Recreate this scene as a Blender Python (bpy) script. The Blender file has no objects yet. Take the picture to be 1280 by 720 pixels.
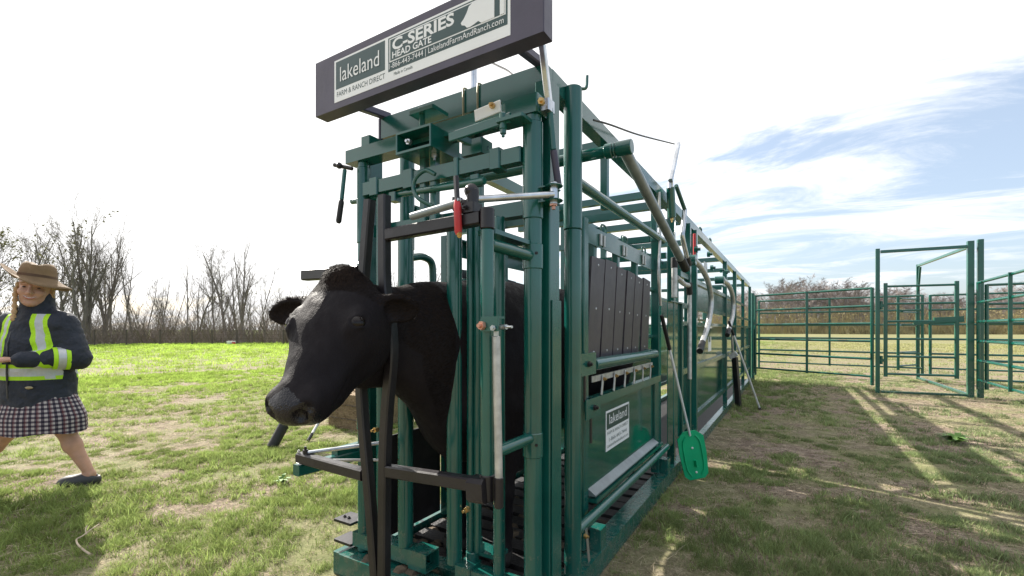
import bpy, bmesh, math, random
import numpy as np
from mathutils import Vector, Matrix
SC = bpy.context.scene
COL = SC.collection
RAD = math.radians
# ------------------------------------------------------------------ camera
FPX, CX, CY, CAMH = 577.0, 640.0, 412.0, 1.15      # focal length in photo pixels, horizon row, eye height
TH = math.atan2(350.0, 577.0)                       # the chute runs along +Y; the camera is turned 31 degrees to its left
SN, CS = math.sin(TH), math.cos(TH)
cam = bpy.data.cameras.new('camera'); camo = bpy.data.objects.new('camera', cam); COL.objects.link(camo)
camo.location = (0, 0, CAMH); camo.rotation_euler = (RAD(90), 0, TH)
cam.sensor_width = 36.0; cam.lens = FPX / 1280 * 36.0; cam.shift_y = (CY - 360.0) / 1280.0
cam.clip_start = 0.05; cam.clip_end = 3000
SC.camera = camo
# ------------------------------------------------------------------ sky, sun, exposure
SUN_EL = RAD(35)
SUN_D = Vector((-math.cos(RAD(14)) * math.cos(SUN_EL), math.sin(RAD(14)) * math.cos(SUN_EL), math.sin(SUN_EL)))
world = bpy.data.worlds.new('World'); SC.world = world; world.use_nodes = True
nt = world.node_tree; nt.nodes.clear()
def wn(t, **kw):
    n = nt.nodes.new(t)
    for k, v in kw.items(): setattr(n, k, v)
    return n
def wl(a, b): nt.links.new(a, b)
out = wn('ShaderNodeOutputWorld'); bg = wn('ShaderNodeBackground'); bg.inputs['Strength'].default_value = 0.12
sky = wn('ShaderNodeTexSky', sky_type='NISHITA'); sky.sun_disc = False
sky.sun_elevation = SUN_EL; sky.sun_rotation = math.atan2(SUN_D.x, SUN_D.y) % (2 * math.pi)
sky.air_density = 1.0; sky.dust_density = 2.0; sky.ozone_density = 1.0
tc = wn('ShaderNodeTexCoord'); sep = wn('ShaderNodeSeparateXYZ'); wl(tc.outputs['Generated'], sep.inputs[0])
def wmath(op, a, b=None, c=None, clamp=False):
    n = wn('ShaderNodeMath', operation=op); n.use_clamp = clamp
    for i, v in enumerate((a, b, c)):
        if v is None: continue
        if isinstance(v, (int, float)): n.inputs[i].default_value = v
        else: wl(v, n.inputs[i])
    return n.outputs[0]
zc = wmath('MAXIMUM', sep.outputs[2], 0.0); zd = wmath('ADD', zc, 0.14)
cmb = wn('ShaderNodeCombineXYZ')
wl(wmath('DIVIDE', sep.outputs[0], zd), cmb.inputs[0]); wl(wmath('DIVIDE', sep.outputs[1], zd), cmb.inputs[1])
mp = wn('ShaderNodeMapping'); mp.inputs['Rotation'].default_value = (0, 0, RAD(35)); mp.inputs['Scale'].default_value = (0.7, 1.6, 1); mp.inputs['Location'].default_value = (1.3, 4.4, 0)
wl(cmb.outputs[0], mp.inputs[0])
nz = wn('ShaderNodeTexNoise'); nz.inputs['Scale'].default_value = 1.1; nz.inputs['Detail'].default_value = 9; nz.inputs['Roughness'].default_value = 0.66; nz.inputs['Distortion'].default_value = 0.9
wl(mp.outputs[0], nz.inputs['Vector'])
dt = wn('ShaderNodeVectorMath', operation='DOT_PRODUCT'); wl(tc.outputs['Generated'], dt.inputs[0]); dt.inputs[1].default_value = SUN_D
glow = wmath('MULTIPLY_ADD', dt.outputs['Value'], 0.5, 0.5)               # thin high cloud scatters sunlight forward
g2 = wmath('POWER', glow, 2.0)
veil = wmath('MULTIPLY_ADD', nz.outputs['Fac'], 3.4, -1.7)
veil = wmath('ADD', veil, wmath('MULTIPLY', g2, 1.3)); veil = wmath('ADD', veil, wmath('MULTIPLY_ADD', zc, 0.9, -0.22))   # thicker overhead than low down
ramp = wn('ShaderNodeMapRange', interpolation_type='SMOOTHSTEP'); ramp.inputs[1].default_value = 0.18; ramp.inputs[2].default_value = 0.95; wl(veil, ramp.inputs[0])
cl = wn('ShaderNodeMixRGB'); cl.inputs[1].default_value = (3.4, 3.5, 3.65, 1); cl.inputs[2].default_value = (5.0, 4.95, 4.9, 1); wl(g2, cl.inputs[0])
mixs = wn('ShaderNodeMixRGB'); wl(ramp.outputs[0], mixs.inputs[0])
skm = wn('ShaderNodeMixRGB', blend_type='ADD'); skm.inputs[0].default_value = 1.0; skh = wn('ShaderNodeMixRGB', blend_type='MULTIPLY'); skh.inputs[0].default_value = 1.0; wl(sky.outputs[0], skh.inputs[1]); skh.inputs[2].default_value = (.37, .38, .395, 1); wl(skh.outputs[0], skm.inputs[1]); skm.inputs[2].default_value = (1.1, 1.25, 1.42, 1)   # thin haze over the blue
wl(skm.outputs[0], mixs.inputs[1]); wl(cl.outputs[0], mixs.inputs[2])
wl(mixs.outputs[0], bg.inputs[0]); wl(bg.outputs[0], out.inputs[0])
sl = bpy.data.lights.new('sun', 'SUN'); sl.energy = 4.6; sl.angle = RAD(0.6); sl.color = (1.0, 0.94, 0.85)
so = bpy.data.objects.new('sun', sl); COL.objects.link(so); so.location = SUN_D * 30
so.rotation_euler = SUN_D.to_track_quat('Z', 'Y').to_euler()
SC.view_settings.view_transform = 'Standard'; SC.view_settings.look = 'None'; SC.view_settings.gamma = 1.0
SC.view_settings.exposure = 1.4; SC.view_settings.use_curve_mapping = False
SC.cycles.max_bounces = 6; SC.cycles.transparent_max_bounces = 8
# ------------------------------------------------------------------ a photo pixel gives a direction; a plane gives the distance
def ray(px, py):
    a = (px - CX) / FPX; b = (CY - py) / FPX
    return (-SN + a * CS, CS + a * SN, b)
def onX(px, py, X): v = ray(px, py); t = X / v[0]; return Vector((X, t * v[1], CAMH + t * v[2]))
def onY(px, py, Y): v = ray(px, py); t = Y / v[1]; return Vector((t * v[0], Y, CAMH + t * v[2]))
def onZ(px, py, Z=0.0): v = ray(px, py); t = (Z - CAMH) / v[2]; return Vector((t * v[0], t * v[1], Z))
def atT(px, py, t): v = ray(px, py); return Vector((t * v[0], t * v[1], CAMH + t * v[2]))
# ------------------------------------------------------------------ materials
MATS = {}
def nmat(name):
    m = bpy.data.materials.new(name); m.use_nodes = True; MATS[name] = m
    t = m.node_tree; b = t.nodes['Principled BSDF']
    return m, t, b
def noise(t, scale, detail=4, rough=0.55, coord='Object', stretch=None):
    c = t.nodes.new('ShaderNodeTexCoord'); n = t.nodes.new('ShaderNodeTexNoise')
    n.inputs['Scale'].default_value = scale; n.inputs['Detail'].default_value = detail; n.inputs['Roughness'].default_value = rough
    if stretch:
        mp = t.nodes.new('ShaderNodeMapping'); mp.inputs['Scale'].default_value = stretch
        t.links.new(c.outputs[coord], mp.inputs[0]); t.links.new(mp.outputs[0], n.inputs['Vector'])
    else: t.links.new(c.outputs[coord], n.inputs['Vector'])
    return n
def cramp(t, src, stops):
    r = t.nodes.new('ShaderNodeValToRGB'); e = r.color_ramp.elements
    while len(e) < len(stops): e.new(0.5)
    for i, (p, col) in enumerate(stops): e[i].position = p; e[i].color = (*col, 1)
    t.links.new(src, r.inputs[0]); return r
def simple(name, col, rough=0.5, metal=0.0, var=0.25, scale=8.0, bump=0.0, bscale=60.0, coat=0.0, spec=0.5, stretch=None, rvar=0.0):
    m, t, b = nmat(name)
    n = noise(t, scale, 5, stretch=stretch)
    lo = tuple(c * (1 - var) for c in col); hi = tuple(min(1, c * (1 + var)) for c in col)
    r = cramp(t, n.outputs['Fac'], [(0.3, lo), (0.7, hi)])
    t.links.new(r.outputs[0], b.inputs['Base Color'])
    b.inputs['Roughness'].default_value = rough; b.inputs['Metallic'].default_value = metal
    b.inputs['Coat Weight'].default_value = coat; b.inputs['Coat Roughness'].default_value = 0.12
    b.inputs['Specular IOR Level'].default_value = spec
    if rvar:
        n3 = noise(t, scale * 2.3, 5)
        mr = t.nodes.new('ShaderNodeMapRange'); mr.inputs[3].default_value = max(0.03, rough - rvar); mr.inputs[4].default_value = rough + rvar
        t.links.new(n3.outputs['Fac'], mr.inputs[0]); t.links.new(mr.outputs[0], b.inputs['Roughness'])
    if bump:
        n2 = noise(t, bscale, 4)
        bp = t.nodes.new('ShaderNodeBump'); bp.inputs['Strength'].default_value = bump; bp.inputs['Distance'].default_value = 0.01
        t.links.new(n2.outputs['Fac'], bp.inputs['Height']); t.links.new(bp.outputs[0], b.inputs['Normal'])
    return m
def paint_green(name, col, rough, dirt=0.6):
    """enamel on steel: orange peel, scuffs, mud splashed on the lowest part"""
    m, t, b = nmat(name)
    n = noise(t, 5.0, 6); r = cramp(t, n.outputs['Fac'], [(0.3, tuple(c * 0.85 for c in col)), (0.7, tuple(c * 1.15 for c in col))])
    g = t.nodes.new('ShaderNodeNewGeometry'); sp = t.nodes.new('ShaderNodeSeparateXYZ'); t.links.new(g.outputs['Position'], sp.inputs[0])
    mr = t.nodes.new('ShaderNodeMapRange'); mr.inputs[1].default_value = 0.75; mr.inputs[2].default_value = 0.02; mr.inputs[3].default_value = 0.0; mr.inputs[4].default_value = 0.30
    t.links.new(sp.outputs[2], mr.inputs[0])
    n2 = noise(t, 22.0, 8, 0.7)
    ad = t.nodes.new('ShaderNodeMath'); ad.operation = 'ADD'; t.links.new(n2.outputs['Fac'], ad.inputs[0]); t.links.new(mr.outputs[0], ad.inputs[1])
    st = t.nodes.new('ShaderNodeMapRange'); st.inputs[1].default_value = 0.74; st.inputs[2].default_value = 0.92; st.inputs[4].default_value = dirt; t.links.new(ad.outputs[0], st.inputs[0])
    mx = t.nodes.new('ShaderNodeMixRGB'); t.links.new(st.outputs[0], mx.inputs[0]); t.links.new(r.outputs[0], mx.inputs[1]); mx.inputs[2].default_value = (0.16, 0.13, 0.09, 1)
    ns = noise(t, 26.0, 9, 0.8, stretch=(1, 1, .25)); sc_ = t.nodes.new('ShaderNodeMapRange'); sc_.inputs[1].default_value = 0.665; sc_.inputs[2].default_value = 0.72; sc_.inputs[4].default_value = 0.55; t.links.new(ns.outputs['Fac'], sc_.inputs[0])
    mx2 = t.nodes.new('ShaderNodeMixRGB'); t.links.new(sc_.outputs[0], mx2.inputs[0]); t.links.new(mx.outputs[0], mx2.inputs[1]); mx2.inputs[2].default_value = (0.13, 0.17, 0.155, 1)
    t.links.new(mx2.outputs[0], b.inputs['Base Color'])
    n3 = noise(t, 14.0, 6, 0.65)
    rr = t.nodes.new('ShaderNodeMapRange'); rr.inputs[1].default_value = 0.35; rr.inputs[2].default_value = 0.75; rr.inputs[3].default_value = rough; rr.inputs[4].default_value = rough + 0.10; t.links.new(n3.outputs['Fac'], rr.inputs[0])
    ra = t.nodes.new('ShaderNodeMath'); ra.operation = 'MULTIPLY_ADD'; t.links.new(st.outputs[0], ra.inputs[0]); ra.inputs[1].default_value = 0.5; t.links.new(rr.outputs[0], ra.inputs[2])
    t.links.new(ra.outputs[0], b.inputs['Roughness'])
    b.inputs['Specular IOR Level'].default_value = 0.8
    n4 = noise(t, 130.0, 2); bp = t.nodes.new('ShaderNodeBump'); bp.inputs['Strength'].default_value = 0.03; bp.inputs['Distance'].default_value = 0.003
    t.links.new(n4.outputs['Fac'], bp.inputs['Height']); t.links.new(bp.outputs[0], b.inputs['Normal'])
    return m
paint_green('green', (0.006, 0.088, 0.071), 0.15, 0.4)
paint_green('green_gloss', (0.004, 0.08, 0.06), 0.05, 0.25)
paint_green('green_pen', (0.002, 0.078, 0.054), 0.18, 0.3)
simple('black_bar', (0.015, 0.0125, 0.015), 0.38, bump=0.1, var=0.4, rvar=0.12)
simple('purple', (0.058, 0.049, 0.08), 0.42, bump=0.04, var=0.15, rvar=0.1)
simple('plastic_slat', (0.055, 0.045, 0.058), 0.42, bump=0.05, var=0.15, rvar=0.1)
simple('zinc', (0.55, 0.57, 0.6), 0.3, metal=0.9, var=0.2, scale=20, rvar=0.1)
simple('galv', (0.5, 0.5, 0.49), 0.42, metal=0.6, var=0.25, scale=25, rvar=0.1)
simple('steel_pipe', (0.24, 0.27, 0.28), 0.35, metal=0.35, var=0.25, scale=12, rvar=0.1)
simple('brass', (0.62, 0.42, 0.18), 0.35, metal=0.9)
simple('copper', (0.62, 0.33, 0.24), 0.4, metal=0.7)
simple('red_grip', (0.5, 0.03, 0.035), 0.45, var=0.15)
simple('black_grip', (0.012, 0.012, 0.013), 0.6, bump=0.2)
simple('decal_white', (0.78, 0.79, 0.8), 0.35, var=0.03)
simple('decal_green', (0.018, 0.055, 0.055), 0.3, var=0.06)
simple('rubber', (0.014, 0.013, 0.014), 0.6, bump=0.6, bscale=90, var=0.4)
simple('dirt', (0.10, 0.075, 0.05), 0.95, bump=0.8, bscale=40, var=0.5, scale=14)
simple('flange_sky_sheen', (0.15, 0.19, 0.2), 0.22, var=0.2, scale=10, rvar=0.08)  # grey-blue stands in for the sky mirrored on the sloped green flange
simple('cable', (0.03, 0.03, 0.03), 0.5)
# ------------------------------------------------------------------ mesh helpers
class MB:
    def __init__(s): s.v = []; s.f = []; s.m = []
    def add(s, verts, faces):
        o = len(s.v); s.v.extend([tuple(p) for p in verts]); s.f.extend([tuple(i + o for i in f) for f in faces]); return s
    def box(s, x0, x1, y0, y1, z0, z1, bev=0.004):
        return s.beam((0.5 * (x0 + x1), 0.5 * (y0 + y1), z0), (0.5 * (x0 + x1), 0.5 * (y0 + y1), z1), abs(x1 - x0), abs(y1 - y0), bev, Vector((1, 0, 0)))
    def beam(s, p0, p1, w, h, bev=0.005, side=None, rad=None):
        """square tube with chamfered edges from p0 to p1; w across 'side', h across the other way"""
        p0 = Vector(p0); p1 = Vector(p1); d = (p1 - p0).normalized()
        if side is None:
            side = d.cross(Vector((0, 0, 1)))
            if side.length < 1e-3: side = Vector((1, 0, 0))
        side = (Vector(side) - d * d.dot(Vector(side))).normalized(); up = side.cross(d).normalized()
        a, b = w / 2, h / 2; e = min(bev, a * 0.45, b * 0.45)
        pr = [(-a + e, -b), (a - e, -b), (a, -b + e), (a, b - e), (a - e, b), (-a + e, b), (-a, b - e), (-a, -b + e)]
        n = 8; vs = []
        for q, sc in ((p0, 1), (p1, 1)):
            for (i, j) in pr: vs.append(q + side * i + up * j)
        fs = [tuple(range(n - 1, -1, -1)), tuple(range(n, 2 * n))]
        for i in range(n): k = (i + 1) % n; fs.append((i, k, n + k, n + i))
        return s.add(vs, fs)
    def pipe(s, p0, p1, r, n=18, r2=None, bev=0.003):
        return s.tube([p0, p1], r, n, r2 if r2 is not None else r, caps=True, bev=bev)
    def tube(s, pts, r, n=12, r2=None, caps=True, bev=0.0):
        pts = [Vector(p) for p in pts]
        if bev and len(pts) == 2:
            d = (pts[1] - pts[0]).normalized() * bev
            rr = [r - bev, r, r2 if r2 is not None else r, (r2 if r2 is not None else r) - bev]
            pts = [pts[0], pts[0] + d, pts[1] - d, pts[1]]
        else:
            m = len(pts)
            if isinstance(r, (list, tuple)): rr = list(r)
            else: rr = [r + ((r2 if r2 is not None else r) - r) * i / (m - 1) for i in range(m)]
        T = []
        for i in range(len(pts)):
            a = pts[max(0, i - 1)]; b = pts[min(len(pts) - 1, i + 1)]; T.append((b - a).normalized())
        nrm = T[0].orthogonal().normalized(); vs = []; fs = []
        for i, p in enumerate(pts):
            if i: nrm = (nrm - T[i] * nrm.dot(T[i]))
            if nrm.length < 1e-6: nrm = T[i].orthogonal()
            nrm.normalize(); bi = T[i].cross(nrm)
            for k in range(n):
                an = 2 * math.pi * k / n; vs.append(p + (nrm * math.cos(an) + bi * math.sin(an)) * rr[i])
        for i in range(len(pts) - 1):
            for k in range(n):
                j = (k + 1) % n; fs.append((i * n + k, i * n + j, (i + 1) * n + j, (i + 1) * n + k))
        if caps: fs.append(tuple(range(n - 1, -1, -1))); fs.append(tuple(range((len(pts) - 1) * n, len(pts) * n)))
        return s.add(vs, fs)
    def prism(s, poly, off):
        """flat outline (3-D points) given a thickness vector"""
        n = len(poly); off = Vector(off); poly = [Vector(p) for p in poly]
        vs = poly + [p + off for p in poly]
        fs = [tuple(range(n - 1, -1, -1)), tuple(range(n, 2 * n))] + [(i, (i + 1) % n, n + (i + 1) % n, n + i) for i in range(n)]
        return s.add(vs, fs)
    def ball(s, c, r, n=10, sc=(1, 1, 1)):
        c = Vector(c); vs = []; fs = []; m = n // 2 + 1
        for i in range(m + 1):
            ph = math.pi * i / m
            for k in range(n):
                an = 2 * math.pi * k / n; vs.append(c + Vector((r * sc[0] * math.sin(ph) * math.cos(an), r * sc[1] * math.sin(ph) * math.sin(an), r * sc[2] * math.cos(ph))))
        for i in range(m):
            for k in range(n): j = (k + 1) % n; fs.append((i * n + k, (i + 1) * n + k, (i + 1) * n + j, i * n + j))
        return s.add(vs, fs)
    def build(s, name, mat, parent=None, smooth=True, angle=32):
        L = Vector(parent['_o']) if parent is not None and '_o' in parent else Vector((0, 0, 0))
        return obj_arrays(name, np.array(s.v, dtype=np.float64) - np.array(L), s.f, mat, parent, smooth, angle)
def obj_arrays(name, v, f, mat, parent=None, smooth=True, angle=32):
    me = bpy.data.meshes.new(name); me.from_pydata([tuple(p) for p in v], [], [tuple(q) for q in f]); me.update()
    bm = bmesh.new(); bm.from_mesh(me); bmesh.ops.recalc_face_normals(bm, faces=bm.faces); bm.to_mesh(me); bm.free()
    if smooth:
        me.shade_smooth(); me.set_sharp_from_angle(angle=RAD(angle))
    if mat is not None: me.materials.append(MATS[mat] if isinstance(mat, str) else mat)
    o = bpy.data.objects.new(name, me); COL.objects.link(o)
    if parent is not None: o.parent = parent; o['_o'] = parent['_o'] if '_o' in parent else (0, 0, 0)
    return o
def thing(name, label, cat, loc=(0, 0, 0), group=None):
    o = bpy.data.objects.new(name, None); COL.objects.link(o); o.location = loc; o['_o'] = tuple(loc)
    o.empty_display_size = 0.1
    return tag(o, label, cat, group)
def tag(o, label, cat, group=None):
    o['label'] = label; o['category'] = cat
    if group: o['group'] = group
    return o
def struct(o, kind='structure'): o['kind'] = kind; return o
def numpy_mesh(name, V, Fq, mat, nside, col=None, smooth=False):
    """fast mesh from arrays: V (n,3), Fq (m,nside)"""
    me = bpy.data.meshes.new(name); me.vertices.add(len(V)); me.vertices.foreach_set('co', V.astype(np.float32).ravel())
    m = len(Fq); me.loops.add(m * nside); me.loops.foreach_set('vertex_index', Fq.astype(np.int32).ravel())
    me.polygons.add(m); me.polygons.foreach_set('loop_start', (np.arange(m) * nside).astype(np.int32))
    me.update(calc_edges=True)
    if smooth: me.shade_smooth()
    if col is not None:
        a = me.color_attributes.new('col', 'FLOAT_COLOR', 'POINT'); c4 = np.ones((len(V), 4), np.float32); c4[:, :3] = col; a.data.foreach_set('color', c4.ravel())
    if mat is not None: me.materials.append(MATS[mat])
    o = bpy.data.objects.new(name, me); COL.objects.link(o); return o
def copy_tree(o, parent=None):
    c = o.copy(); COL.objects.link(c); c.parent = parent
    for ch in o.children: copy_tree(ch, c)
    return c
def smooth_path(pts, n=6):
    P = [Vector(p) for p in pts]; P = [P[0] * 2 - P[1]] + P + [P[-1] * 2 - P[-2]]; out = []
    for i in range(1, len(P) - 2):
        for k in range(n):
            t = k / n; a, b, c, d = P[i - 1], P[i], P[i + 1], P[i + 2]
            out.append(0.5 * ((2 * b) + (c - a) * t + (2 * a - 5 * b + 4 * c - d) * t * t + (3 * b - a - 3 * c + d) * t ** 3))
    out.append(P[-2]); return out
def vnoise(x, y, seed=0, octs=4):
    """cheap value noise for scattering"""
    r = np.random.RandomState(seed); tot = np.zeros_like(x, dtype=np.float64); amp = 1.0; s = 0.0; fr = 1.0
    for o in range(octs):
        g = r.rand(256, 256); X = x * fr; Y = y * fr; xi = np.floor(X).astype(int); yi = np.floor(Y).astype(int); u = X - xi; v = Y - yi
        u = u * u * (3 - 2 * u); v = v * v * (3 - 2 * v)
        a = g[xi % 256, yi % 256]; b = g[(xi + 1) % 256, yi % 256]; c = g[xi % 256, (yi + 1) % 256]; d = g[(xi + 1) % 256, (yi + 1) % 256]
        tot += amp * ((a * (1 - u) + b * u) * (1 - v) + (c * (1 - u) + d * u) * v); s += amp; amp *= 0.55; fr *= 2.1
    return tot / s
# ================================================================== ground
def gz(x, y):
    d = np.hypot(x, y); a = np.clip(1 - d / 60, 0.0, 1)
    return (vnoise(x * 0.9 + 50, y * 0.9 + 50, 3, 4) - 0.5) * 0.05 * a + (vnoise(x * 0.03 + 9, y * 0.03 + 9, 5, 2) - 0.5) * 0.5 * np.clip((d - 18) / 60, 0, 1) - 0.008
m, t, b = nmat('soil')
n1 = noise(t, 1.1, 8, 0.62); n2 = noise(t, 9.0, 9, 0.7); n3 = noise(t, 48.0, 8, 0.82)
r1 = cramp(t, n2.outputs['Fac'], [(0.3, (0.10, 0.072, 0.055)), (0.5, (0.225, 0.175, 0.135)), (0.7, (0.37, 0.31, 0.24))])
r2 = cramp(t, n2.outputs['Fac'], [(0.3, (0.12, 0.14, 0.055)), (0.7, (0.22, 0.23, 0.10))])
mx = t.nodes.new('ShaderNodeMixRGB'); mk = cramp(t, n1.outputs['Fac'], [(0.42, (0, 0, 0)), (0.62, (0.85, 0.85, 0.85))])
t.links.new(mk.outputs[0], mx.inputs[0])
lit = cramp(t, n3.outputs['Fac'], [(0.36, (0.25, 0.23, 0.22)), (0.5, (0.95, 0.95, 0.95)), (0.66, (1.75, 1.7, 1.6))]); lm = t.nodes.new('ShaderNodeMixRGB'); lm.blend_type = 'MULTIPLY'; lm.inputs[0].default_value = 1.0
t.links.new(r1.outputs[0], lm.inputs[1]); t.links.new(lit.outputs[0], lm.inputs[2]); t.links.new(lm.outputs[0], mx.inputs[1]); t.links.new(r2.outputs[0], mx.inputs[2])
# beyond the grass blades the meadow reads as one colour: lush towards the left wood, last year's dry growth to the right
g = t.nodes.new('ShaderNodeNewGeometry'); ln = t.nodes.new('ShaderNodeVectorMath'); ln.operation = 'LENGTH'; t.links.new(g.outputs['Position'], ln.inputs[0])
fr = t.nodes.new('ShaderNodeMapRange'); fr.inputs[1].default_value = 14; fr.inputs[2].default_value = 40; t.links.new(ln.outputs['Value'], fr.inputs[0])
sp = t.nodes.new('ShaderNodeSeparateXYZ'); t.links.new(g.outputs['Position'], sp.inputs[0])
lr = t.nodes.new('ShaderNodeMapRange'); lr.inputs[1].default_value = -12; lr.inputs[2].default_value = 2; t.links.new(sp.outputs[0], lr.inputs[0])
nf = noise(t, 0.12, 8, 0.7)
fa = cramp(t, nf.outputs['Fac'], [(0.35, (0.10, 0.15, 0.03)), (0.65, (0.17, 0.20, 0.05))])
fb = cramp(t, nf.outputs['Fac'], [(0.35, (0.20, 0.185, 0.10)), (0.5, (0.175, 0.175, 0.08)), (0.68, (0.24, 0.21, 0.125))])
mf = t.nodes.new('ShaderNodeMixRGB'); t.links.new(lr.outputs[0], mf.inputs[0]); t.links.new(fa.outputs[0], mf.inputs[1]); t.links.new(fb.outputs[0], mf.inputs[2])
m2 = t.nodes.new('ShaderNodeMixRGB'); t.links.new(fr.outputs[0], m2.inputs[0]); t.links.new(mx.outputs[0], m2.inputs[1]); t.links.new(mf.outputs[0], m2.inputs[2])
t.links.new(m2.outputs[0], b.inputs['Base Color']); b.inputs['Roughness'].default_value = 0.95; b.inputs['Specular IOR Level'].default_value = 0.15
bp = t.nodes.new('ShaderNodeBump'); bp.inputs['Strength'].default_value = 0.9; bp.inputs['Distance'].default_value = 0.02
ad = t.nodes.new('ShaderNodeMath'); ad.operation = 'MULTIPLY_ADD'; t.links.new(n3.outputs['Fac'], ad.inputs[0]); ad.inputs[1].default_value = 0.4; t.links.new(n2.outputs['Fac'], ad.inputs[2])
t.links.new(ad.outputs[0], bp.inputs['Height']); t.links.new(bp.outputs[0], b.inputs['Normal'])
NA = 240; rads = np.concatenate([[0.0], np.geomspace(0.5, 1800, 130)])
V = []; an = np.arange(NA) * 2 * np.pi / NA
for r in rads: V.append(np.stack([r * np.cos(an), r * np.sin(an)], 1))
V = np.concatenate(V); V = np.column_stack([V, gz(V[:, 0], V[:, 1])])
i, k = np.meshgrid(np.arange(len(rads) - 1), np.arange(NA), indexing='ij'); j = (k + 1) % NA
Q = np.stack([i * NA + k, (i + 1) * NA + k, (i + 1) * NA + j, i * NA + j], -1).reshape(-1, 4)
ground = numpy_mesh('ground', V, Q, 'soil', 4, smooth=True); struct(ground)
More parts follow.
